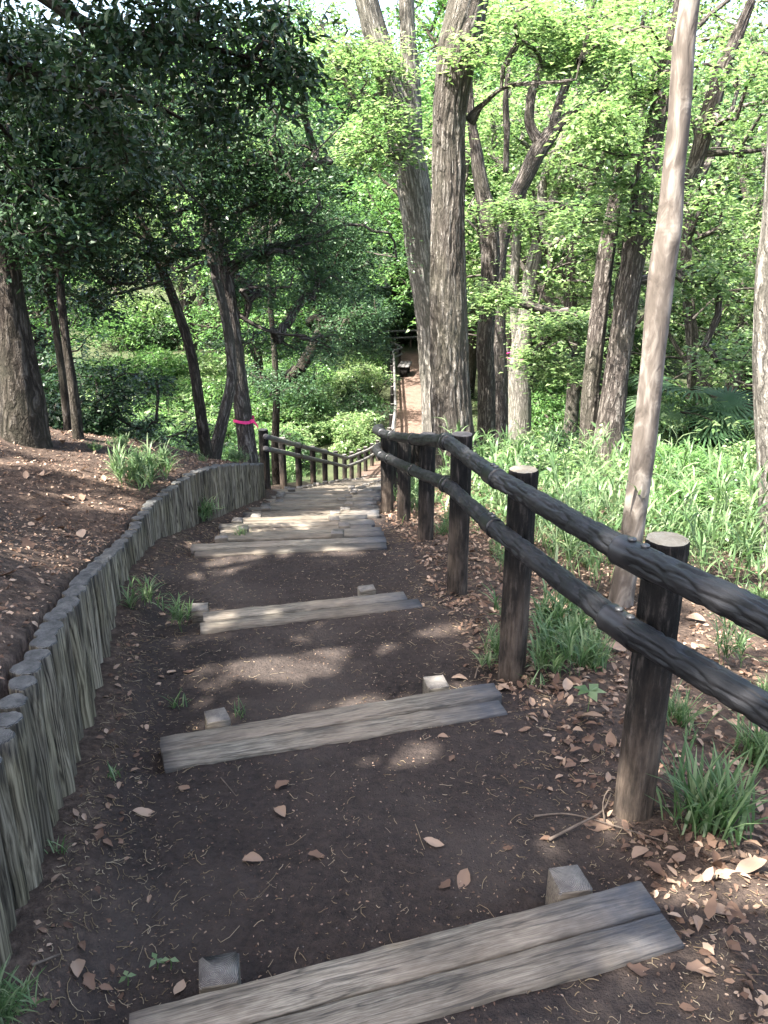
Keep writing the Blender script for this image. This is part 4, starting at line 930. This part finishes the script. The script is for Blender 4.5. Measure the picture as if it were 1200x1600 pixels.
# ------------------------------------------------------------------ shrubs
def shrub_mesh(seed, leaf, L, n=150, r=.26, R_=.9, H_=.9):
    g = np.random.default_rng(seed); cen = ell((0, 0, H_*.55), (R_, R_, H_*.55), n, g, .2); cen = cen[cen[:, 2] > .05]
    mb = MB(); stems = [np.array([g.normal(0, .08), g.normal(0, .08), z_]) for z_ in (-.1, .15, .3)]; grow(mb, stems, [.03]*3, cen, g, .004, sides=4)
    b = mb.mesh('branches'); b.materials.append(M['barkd']); v, rn = spray(cen, r, 44, L, .4, .55, g, hang=.3); c = leaf_mesh('foliage', v, rn); c.materials.append(M[leaf]); return b, c
SH = {'b': [shrub_mesh(80+s, 'lf_bright', .08) for s in range(3)], 'd': [shrub_mesh(90+s, 'lf_dark', .075) for s in range(2)], 'm': [shrub_mesh(95+s, 'lf_mid', .075) for s in range(3)]}
def shrub(kind, i_, x_, y_, s_, label, group):
    b, c = SH[kind][i_ % len(SH[kind])]; root = empty('shrub', (x_, y_, G(x_, y_)-.03), random.uniform(0, 6.28)); root.scale = (s_, s_, s_*random.uniform(.8, 1.2))
    if group and 'far fence' not in group: label = ('small ' if s_ < .9 else 'tall ' if s_ > 1.35 else 'middling ')+{'b': 'bright-leaved ', 'm': 'mid-green ', 'd': 'dark-leaved '}[kind]+label.replace('bright leafy ', '').replace('leafy ', '').replace('low ', '').replace('tall ', '')
    tag(root, label, 'shrub', group)
    link('branches', b, None, root); link('foliage', c, None, root)
for k, (px, Y_, s_, kd, lab) in enumerate([(165, 8.3, .75, 'd', 'dark broad shrub between the thin saplings and the glade'), (235, 9.6, .7, 'd', 'low dark shrub left of the curved tree'), (60, 9, .9, 'd', 'dark shrub behind the thick left-edge trunk')]):
    p_ = V(px, 650, Y_); shrub(kd, k, p_[0], Y_, s_, lab, None)
for k in range(90):
    x_ = g.uniform(1.8, 17); y_ = g.uniform(11.5, 34)
    if x_ < 3.2 and y_ > 20: x_ += 2.2
    if 600+(x_-1.3)/y_*1250 < 735: continue
    shrub('bmdmb'[k % 5], k, x_, y_, g.uniform(.7, 1.2)*(1+(y_-11)*.045), 'bright leafy shrub in the sunlit undergrowth right of the oak', 'shrubs of the sunlit undergrowth on the right')
for k in range(130):
    y_ = g.uniform(11, 34); x_ = -1.9-g.uniform(0, 11)*(.4+y_/40)
    sz = g.uniform(.7, 1.2)*(1+(y_-11)*.04)
    x_ = min(x_, float(wallx(y_))-.5-sz*.95)
    if 600+(x_+sz)/y_*1250 > 585: continue
    shrub('dmmdb'[k % 5], k, x_, y_, sz, 'leafy shrub in the green undergrowth behind the left fence', 'shrubs of the undergrowth on the left')

for k in range(34):
    y_ = g.uniform(5.6, 11.5); x_ = fencex(y_)+g.uniform(1.1, 4.2)
    if y_ < 8.5 and x_ < 2.2: x_ += 1.1
    shrub('mdb'[k % 3], k, x_, y_, g.uniform(.3, .7), 'low leafy shrub on the slope between the right fence and the twin-trunked tree', 'low shrubs on the slope behind the right fence')
for k in range(34):
    y_ = g.uniform(9.8, 14.5); x_ = g.uniform(2.6, 7.5)*y_/12
    if abs(x_-2.4) < .7 and y_ < 10.5: x_ += 1.2
    shrub('mbd'[k % 3], k, x_, y_, g.uniform(.55, 1.15), 'rounded shrub between the twin-trunked tree and the palms', 'rounded shrubs around the palms and the twin-trunked tree')
for k in range(22):
    y_ = 24+k*1.0+g.uniform(-.3, .3); sz = g.uniform(.8, 1.3)*(1+.02*(y_-24)); shrub('bmd'[k % 3], k, -.02-sz*.55-(k % 2)*.9, y_, sz, 'shrub hugging the left side of the far fence, %s from its near end' % ordw(k+1), 'shrubs beside the far fence')
for k in range(26):
    y_ = g.uniform(17, 33); sz = g.uniform(1.2, 2.0); shrub('bbm'[k % 3], k, -y_*g.uniform(.17, .42), y_, sz, 'sunlit shrub in the bright glade seen between the left trunks', 'sunlit shrubs of the glade on the left')
for k in range(26):
    x_ = -14+k*1.15; y_ = 44+g.uniform(0, 4)
    if -1.2 < x_-.8 < 1.6: y_ = 46.5
    shrub('mbd'[k % 3], k, x_, y_, g.uniform(1.8, 2.8), 'tall shrub filling the far end of the wood under the distant trees', 'tall shrubs at the far end of the wood')
# ------------------------------------------------------------------ grass / ground cover
def blades(base, n, Lr, wr_, rg, spread=.06, lean=.7):
    """arching strip blades, 3 segments each"""
    c = np.repeat(base, n, 0)+np.column_stack([rg.normal(0, spread, (len(base)*n, 2)), np.zeros(len(base)*n)]); m = len(c)
    a = rg.uniform(0, 2*np.pi, m); L = rg.uniform(*Lr, m); w_ = rg.uniform(*wr_, m); ln = rg.uniform(.25, lean, m)
    d = np.column_stack([np.cos(a), np.sin(a), np.zeros(m)]); s_ = np.column_stack([-np.sin(a), np.cos(a), np.zeros(m)])
    rows = []
    for t_, wf in ((0, .5), (.35, 1), (.7, .8), (1, .05)):
        p_ = c+d*(L*ln*t_**1.4)[:, None]+np.array([0, 0, 1.])*(L*(t_-.55*ln*t_*t_))[:, None]; rows += [p_+s_*(w_*wf/2)[:, None], p_-s_*(w_*wf/2)[:, None]]
    v = np.stack(rows, 1); i_ = np.arange(m)[:, None, None]*8; q_ = np.array([[0, 1, 3, 2], [2, 3, 5, 4], [4, 5, 7, 6]])[None]
    return v.reshape(-1, 3), (i_+q_).reshape(-1, 4), np.repeat(rg.random(m), 8)
def clump_mesh(seed, n, Lr, wr_, spread=.04, sasa=False):
    g = np.random.default_rng(seed)
    if not sasa: v, q_, rn = blades(np.zeros((1, 3))-[0, 0, .01], n, Lr, wr_, g, spread); return mesh_np('blades', v, q_, None, False, {'rnd': rn})
    vs = []; qs = []; rs = []; k0 = 0                    # culms with whorls of lance leaves
    for s_ in range(n):
        b = np.array([g.normal(0, spread), g.normal(0, spread), 0]); top = b+np.array([g.normal(0, .08), g.normal(0, .08), g.uniform(*Lr)])
        nodes_ = np.linspace(.35, 1, 4)[:, None]*(top-b)+b
        v, q_, rn = blades(nodes_, 4, (.10, .20), wr_, g, .004, 1.1); vs.append(v); qs.append(q_+k0); rs.append(rn); k0 += len(v)
        w_ = .0015; v = np.array([b+[w_, 0, 0], b-[w_, 0, 0], top-[w_, 0, 0], top+[w_, 0, 0]]); vs.append(v); qs.append(np.array([[0, 1, 2, 3]])+k0); rs.append(np.full(4, .4)); k0 += 4
    return mesh_np('blades', np.concatenate(vs), np.concatenate(qs), None, False, {'rnd': np.concatenate(rs)})
CL = [clump_mesh(1, 110, (.10, .25), (.004, .009), .035), clump_mesh(2, 80, (.12, .28), (.005, .011), .04), clump_mesh(3, 22, (.08, .26), (.007, .013), .07, True), clump_mesh(4, 14, (.06, .2), (.007, .012), .05, True), clump_mesh(5, 14, (.05, .13), (.004, .008), .02), clump_mesh(6, 7, (.08, .28), (.007, .012), .06, True), clump_mesh(7, 190, (.14, .30), (.006, .012), .05)]
for m_ in CL: m_.materials.append(M['grass'])
def clump(k_, px, py, zt, s_, lab, grp='grass clumps beside the trail'):
    p_ = PZ(px, py, zt); 
    for _ in range(6): p_ = PZ(px, py, G(p_[0], p_[1]))
    o = link('grass_clump', CL[k_], None, None, p_, (0, 0, random.uniform(0, 6))); o.scale = (s_,)*3; tag(o, lab, 'grass clump', grp); return o
clump(6, 1110, 1290, -1.75, 1.0, 'large arching grass clump right of the nearest fence post')
clump(6, 1185, 1185, -1.8, .8, 'grass clump at the right edge under the lower rail')
clump(2, 870, 1050, -1.9, .75, 'bright bamboo grass tuft between the first and second fence posts')
clump(6, 920, 1040, -1.9, .7, 'wide bamboo grass tuft behind the lower rail, left of the smooth trunk base')
clump(0, 1060, 1130, -1.8, .8, 'grass tuft close behind the nearest fence post')
clump(2, 780, 1030, -1.9, .5, 'grass tuft at the foot of the second fence post')
clump(4, 838, 1075, -1.9, 1.0, 'small grass sprig below the second fence post')
clump(3, 12, 1590, -1.6, .42, 'leafy grass tuft in the bottom left corner by the logs')
clump(5, 225, 960, -1.95, .6, 'tall grass tuft against the log wall where it bends')
clump(5, 275, 985, -1.95, .55, 'loose grass tuft out from the log wall by the third step')
clump(4, 280, 1105, -1.8, .9, 'small green sprig left of the second step stake')
clump(4, 375, 1120, -1.8, .8, 'small grass sprig just right of the second step stake')
clump(4, 180, 1215, -1.7, .7, 'tiny dark green sprig at the foot of the log wall')
clump(4, 92, 1330, -1.7, .7, 'thin sprig growing from the near foot of the log wall')
clump(0, 377, 842, -2.15, .6, 'low round grass tuft growing between the boards of the flight')
clump(3, 315, 815, -2.3, .9, 'grass tuft at the foot of the far log wall')
clump(2, 205, 760, -1.8, 1.0, 'bright leafy tuft on the bank above the log wall')
clump(3, 240, 745, -1.8, 1.0, 'loose green tuft on top of the bank by the wall bend')
g = np.random.default_rng(31)
for k in range(46):
    y_ = g.uniform(2.4, 9.5); x_ = fencex(y_)+abs(g.normal(.2, .9))+.1
    p_ = (x_, y_, G(x_, y_)); o = link('grass_clump', CL[(0, 1, 2, 5, 5, 3, 4)[int(g.integers(0, 7))]], None, None, p_, (0, 0, g.uniform(0, 6))); o.scale = (g.uniform(.45, .95),)*3
    tag(o, 'grass clump among dead leaves on the slope, level with the %s right fence post' % ordw(int(np.argmin([abs(y_-q_[1]) for q_ in RP]))+1), 'grass clump', 'grass clumps on the slope behind the right fence')
for k in range(9):
    y_ = g.uniform(5.6, 9); x_ = wallx(y_)-abs(g.normal(.2, .6))-.2
    o = link('grass_clump', CL[int(g.integers(0, 4))], None, None, (x_, y_, G(x_, y_)), (0, 0, g.uniform(0, 6))); o.scale = (g.uniform(.3, .6),)*3
    tag(o, 'grass clump on top of the bank behind the log wall', 'grass clump', 'grass clumps on the left bank')
# undergrowth stuff
bs = []
for k in range(3400):
    if k % 5 < 3: y_ = g.uniform(5.5, 30)**1.0; x_ = fencex(y_)+.6+g.uniform(0, 1)**1.2*(3+y_*.45)
    else: y_ = g.uniform(9.5, 30); x_ = wallx(y_)-.5-g.uniform(0, 1)*(2+y_*.35)
    bs.append((x_, y_, 0))
bs = np.array(bs); bs = bs[fbm(bs*.9, 2) > .52]; bs[:, 2] = ground(bs[:, 0], bs[:, 1])-.02
v1, q1, r1 = blades(bs, 14, (.10, .42), (.005, .012), g, .25, 1.3)
nd = np.repeat(bs, 7, 0)+np.column_stack([g.normal(0, .16, (len(bs)*7, 2)), g.uniform(.04, .2, len(bs)*7)*(.6+3*np.clip(np.repeat(fbm(bs*1.3+9, 2), 7)-.4, 0, 1)*3)])
v2, q2, r2 = blades(nd, 4, (.09, .22), (.012, .024), g, .006, 1.3); q1 = np.concatenate([q1, q2+len(v1)]); v1 = np.concatenate([v1, v2]); r1 = np.concatenate([r1*.9, r2*.6])
o = link('undergrowth', mesh_np('undergrowth', v1, q1, None, False, {'rnd': r1}), M['grass']); tag(o, 'dense bamboo grass and weeds covering the slopes beyond the fences', 'undergrowth', None, 'stuff')
# tall wispy bamboo grass
tb = []
for k in range(230):
    y_ = g.uniform(3.6, 13); x_ = fencex(y_)+.7+g.uniform(0, 1)*(1.2+y_*.45); tb.append((x_, y_, 0))
tb = np.array(tb); tb = tb[fbm(tb*.8+3, 2) > .44]; tb[:, 2] = ground(tb[:, 0], tb[:, 1])-.02
tb = np.repeat(tb, 3, 0)+np.column_stack([g.normal(0, .10, (len(tb)*3, 2)), np.zeros(len(tb)*3)]); hh = g.uniform(.25, .75, len(tb)); ll = g.normal(0, .16, (len(tb), 2))
vs = []; qs = []; rs = []; n0 = 0
for t_ in (.35, .5, .65, .8, .92, 1.0):
    nd = tb+np.column_stack([ll*(t_*t_*hh)[:, None]*2, t_*hh]); v_, q_, r_ = blades(nd, 2, (.10, .22), (.009, .018), g, .004, 1.3); vs.append(v_); qs.append(q_+n0); rs.append(r_); n0 += len(v_)
tops = tb+np.column_stack([ll*hh[:, None]*2, hh]); e_ = np.array([.0022, 0, 0]); st_ = np.stack([tb-e_, tb+e_, tops+e_, tops-e_], 1).reshape(-1, 3)
vs.append(st_); qs.append(np.arange(len(st_)).reshape(-1, 4)+n0); rs.append(np.full(len(st_), .8))
o = link('bamboo_grass', mesh_np('bamboo_grass', np.concatenate(vs), np.concatenate(qs), None, False, {'rnd': np.concatenate(rs)}), M['grass']); tag(o, 'tall wispy bamboo grass tangled on the slope behind the right fence', 'bamboo grass', None, 'stuff')
# leafy ground cover
bs = []
for k in range(2400):
    y_ = g.uniform(7, 36); x_ = fencex(y_)+.8+g.uniform(0, 1)*(3+y_*.45) if (k % 2 or y_ < 10) else wallx(y_)-.8-g.uniform(0, 1)*(3+y_*.4)
    bs.append((x_, y_, 0))
bs = np.array(bs); bs[:, 2] = ground(bs[:, 0], bs[:, 1])+g.uniform(.05, .5, len(bs))
v, rn = spray(bs, .38, 34, .07, .55, .6, g)
o = link('ground_cover', leaf_mesh('ground_cover', v, rn), M['lf_bright']); tag(o, 'low leafy green ground cover under the trees', 'ground cover', None, 'stuff')

# ------------------------------------------------------------------ litter
def scatter_leaves(n, f, L, rg, lift=.006, up=.88):
    c = np.array([f(rg) for _ in range(n)]); c = np.column_stack([c, ground(c[:, 0], c[:, 1])+lift])
    return leaves_np(c, rg.uniform(*L, n), .5, up, rg, 0, None, True)
def f_right(rg): y_ = rg.uniform(1.0, 9.5); return fencex(y_)-.12+abs(rg.normal(0, 1.3)), y_
def f_left(rg): y_ = rg.uniform(1.0, 9); return wallx(y_)-.10-abs(rg.normal(0, 1.0)), y_
def f_edge(rg):
    y_ = rg.uniform(1.0, 9.0)
    return (wallx(y_)+.03+abs(rg.normal(0, .12)), y_) if rg.random() < .5 else (fencex(y_)-abs(rg.normal(0, .18)), y_)
def f_path(rg): y_ = 1.0+rg.uniform(0, 1)**1.4*6; return rg.uniform(wallx(y_)+.03, fencex(y_)+.2), y_
A = [scatter_leaves(9000, f_path, (.003, .011), g, .003, .6), scatter_leaves(12000, f_right, (.012, .04), g, .008, .6), scatter_leaves(1900, f_right, (.035, .065), g, .012, .6), scatter_leaves(9000, f_left, (.008, .035), g, .006, .6), scatter_leaves(900, f_edge, (.01, .04), g, .006, .75)]
o = link('leaf_litter', leaf_mesh('leaf_litter', np.concatenate([a[0] for a in A]), np.concatenate([a[1] for a in A])), M['dry']); tag(o, 'brown dead leaves strewn over the bank and the slope', 'leaf litter', None, 'stuff')
# bits: catkins, twiglets, crumbs on the dirt
mb = MB(); n_ = 0
for k in range(7000):
    y_ = 1.0+g.uniform(0, 1)**1.3*5.5; m_ = k % 3
    if m_ == 0: x_ = wallx(y_)+.03+abs(g.normal(0, .25))
    elif m_ == 1: x_ = fencex(y_)-abs(g.normal(0, .35))+.15
    else: x_ = g.uniform(wallx(y_)+.05, fencex(y_)+.3)
    z_ = 0; a = g.uniform(0, 6.28); L = g.exponential(.012)+.004; cu = g.normal(0, 1.6)
    pts = [];
    for s_ in np.linspace(0, 1, 4): pts.append((x_+math.cos(a+cu*s_*.6)*L*s_, y_+math.sin(a+cu*s_)*L*s_, g.uniform(0, .003)))
    tube(mb, pts, [.0005+.0008*g.random()]*4, 3)
v = np.concatenate(mb.v); v[:, 2] += ground(v[:, 0], v[:, 1])+.003
cnt = [len(a) for a in mb.v]; rn = np.repeat(g.random(len(cnt)), cnt)
o = link('twig_litter', mesh_np('twig_litter', v, np.concatenate(mb.q), None, False, {'rnd': rn}), M['straw']); tag(o, 'tiny twigs and catkin strands strewn over the dirt', 'twig litter', None, 'stuff')
# individual fallen leaves
def dead_leaf(seed, lobed=False):
    g = np.random.default_rng(seed); n = 9; L = 1.0; vs = []; f = []
    for i_ in range(n):
        t_ = i_/(n-1); w_ = .26*math.sin(math.pi*min(1, t_*1.02))**.8*(1+(.25*math.sin(t_*16) if lobed else .05*g.normal())); curl = .18*math.sin(t_*3+seed)
        for s_, hh in ((-1, .5), (-.5, .15), (0, 0), (.5, .15), (1, .5)): vs.append((t_*L-.5, s_*w_+.06*math.sin(t_*4+seed), curl*.5+hh*w_*.6+g.normal(0, .008)+.05))
    for i_ in range(n-1):
        for k_ in range(4): a = i_*5+k_; f.append((a, a+1, a+6, a+5))
    return mesh_np('fallen_leaf', vs, f, None, True, {'rnd': np.full(len(vs), (.75, .45, .9, .3, .65)[seed % 5])})
DL = [dead_leaf(s, s % 2 == 1) for s in range(5)]
for m_ in DL: m_.materials.append(M['dry'])
def dleaf(px, py, sz, lab, k, rot):
    p_ = PZ(px, py, -1.7)
    for _ in range(6): p_ = PZ(px, py, G(p_[0], p_[1])+.004)
    o = link('fallen_leaf', DL[k % 5], None, None, p_, (R(random.uniform(-10, 10)), R(random.uniform(-10, 10)), R(rot))); o.scale = (sz,)*3; tag(o, lab, 'leaf', 'fallen leaves on the dirt'); return o
for k, (px, py, sz, lab, rot) in enumerate([
    (438, 1271, .065, 'smooth tan leaf lying alone mid-tread below the second step', -50), (441, 1227, .06, 'lobed brown leaf just above the smooth tan leaf', 60), (226, 1270, .07, 'ragged brown leaf near the foot of the log wall, level with the tan leaf', 15),
    (153, 1305, .055, 'small pale upright leaf beside the foot of the log wall', 80), (288, 1231, .045, 'small whitish leaf scrap below the left end of the second step', -30), (395, 1345, .06, 'flat grey-brown oval leaf in the middle of the nearest tread', 5),
    (495, 1338, .05, 'small curled pale leaf right of the flat oval leaf', 10), (678, 1317, .06, 'curled pale leaf with a stalk, right of centre on the nearest tread', -10), (695, 1382, .05, 'pale leaf beside the curled reddish leaf above the nearest step', 50),
    (724, 1374, .07, 'curled reddish leaf standing on edge above the nearest step', 60), (692, 1152, .04, 'small brown leaf under the right half of the second step', -15), (706, 1185, .035, 'tiny brown leaf a little below the second step right half', 70),
    (268, 1050, .055, 'tan leaf near the wall above the second step, left of a pair', 70), (295, 1049, .05, 'tan leaf near the wall above the second step, right of a pair', 25), (935, 1290, .09, 'grey curled leaf on sticks left of the nearest post foot', -20),
    (1000, 1335, .06, 'brown leaf on dirt under the nearest fence post', 30), (1025, 1362, .07, 'curled brown leaf right of the nearest step end', -40), (1135, 1368, .08, 'pale brown leaf at the right edge above the nearest step end', 20),
    (1145, 1430, .08, 'pinkish torn leaf on litter right of the nearest step', 70), (1120, 1420, .07, 'pale leaf tight beside the torn pinkish leaf', -50), (120, 1515, .06, 'brown leaf in the lower left corner of the dirt', -60),
    (140, 1535, .05, 'thin tan leaf next to the lower left corner leaf', -40), (280, 1543, .045, 'pale leaf scrap left of the left stake of the nearest step', 80), (1000, 1515, .06, 'grey-brown leaf on the dirt below the nearest step end', -10),
    (820, 1140, .05, 'orange-brown leaf on dirt right of the second step end', 10), (718, 1062, .07, 'brown leaf tucked behind the right stake of the second step', 0), (1095, 1520, .07, 'brown leaf at the lower right corner', 5), (820, 1025, .06, 'brown leaf near the foot of the second post', -25),
    (245, 935, .06, 'pale leaf caught in grass by the wall bend', 20), (252, 960, .055, 'second pale leaf a little below, by the wall bend', -30)]): dleaf(px, py, sz*1.05, lab, k, rot)
# bigger dead leaves on the right slope & bank as a counted group
for k in range(110):
    if k < 70: y_ = g.uniform(1.6, 5.5); x_ = fencex(y_)+abs(g.normal(.1, .7))
    else: y_ = g.uniform(2, 7.5); x_ = wallx(y_)-.15-abs(g.normal(0, .9))
    o = link('fallen_leaf', DL[k % 5], None, None, (x_, y_, G(x_, y_)+.01), (g.uniform(-.5, .5), g.uniform(-.5, .5), g.uniform(0, 6))); s_ = g.uniform(.06, .12); o.scale = (s_,)*3
    tag(o, ('large curled dead leaf on the slope, level with the %s right fence post' % ordw(int(np.argmin([abs(y_-q_[1]) for q_ in RP]))+1) if k < 70 else 'large curled dead leaf on the left bank, level with the %s timber step' % ordw(int(np.argmin([abs(y_-q_[0][1]) for q_ in STEPS]))+1)), 'leaf', 'large dead leaves on the '+('right slope' if k < 70 else 'left bank'))
# sticks
def stick(pxs, r_, lab, name='fallen_stick'):
    pts = []
    for (a, b, h_) in pxs:
        p_ = PZ(a, b, -1.75)
        for _ in range(5): p_ = PZ(a, b, G(p_[0], p_[1])+h_)
        pts.append(p_)
    p_, rr = catmull(pts, np.linspace(r_, r_*.4, len(pts)), .02); mb = MB(); tube(mb, p_, rr, 7, True)
    o = link(name, mb.mesh(name, True, pts[0]), M['twig'], None, pts[0]); tag(o, lab, 'stick')
stick([(858, 1312, .01), (900, 1290, .015), (940, 1268, .02), (955, 1240, .03)], .005, 'forked grey stick leading to the foot of the nearest post')
stick([(835, 1275, .008), (890, 1272, .012), (960, 1290, .015), (1040, 1315, .008)], .0035, 'thin long twig passing in front of the nearest post foot')
stick([(945, 1285, .01), (942, 1255, .05), (950, 1235, .09), (962, 1240, .06)], .003, 'looped twig standing by the nearest post foot')
stick([(742, 1060, .008), (748, 1040, .03), (760, 1025, .01)], .004, 'bent twig by the right end of the second step')
stick([(50, 1508, .01), (95, 1490, .012)], .004, 'short dark stick beside the near logs of the wall')
stick([(345, 1215, .005), (362, 1235, .008), (370, 1245, .004)], .002, 'thin twig on dirt below the left half of the second step')
# seedlings
def seedling(px, py, s_, lab, n=4):
    p_ = PZ(px, py, -1.75)
    for _ in range(5): p_ = PZ(px, py, G(p_[0], p_[1]))
    root = empty('seedling', p_); tag(root, lab, 'seedling'); mb = MB(); tube(mb, [(0, 0, 0), (.003, 0, .03*s_), (0, .004, .06*s_)], [.0015]*3, 5); link('stem', mb.mesh('stem'), M['greenstem'], root)
    v, rn = leaves_np(np.tile([0, 0, .06*s_], (n, 1)), .045*s_, .6, .85, np.random.default_rng(int(px)), 0, np.array([[math.cos(k_*6.28/n), math.sin(k_*6.28/n), 0] for k_ in range(n)])*2.5); link('leaves', leaf_mesh('leaves', v, rn), M['lf_bright'], root)
seedling(918, 1112, 1.5, 'bright five-leaved seedling between the two nearest posts', 5)
seedling(246, 1515, .55, 'tiny green seedling left of the nearest left stake', 3); seedling(267, 1515, .55, 'tiny two-leaved seedling nearest the left stake', 2); seedling(200, 1540, .5, 'lowest tiny seedling in the lower left dirt', 3)
print('objects', len(bpy.data.objects), 'faces', sum(len(m.polygons) for m in bpy.data.meshes))
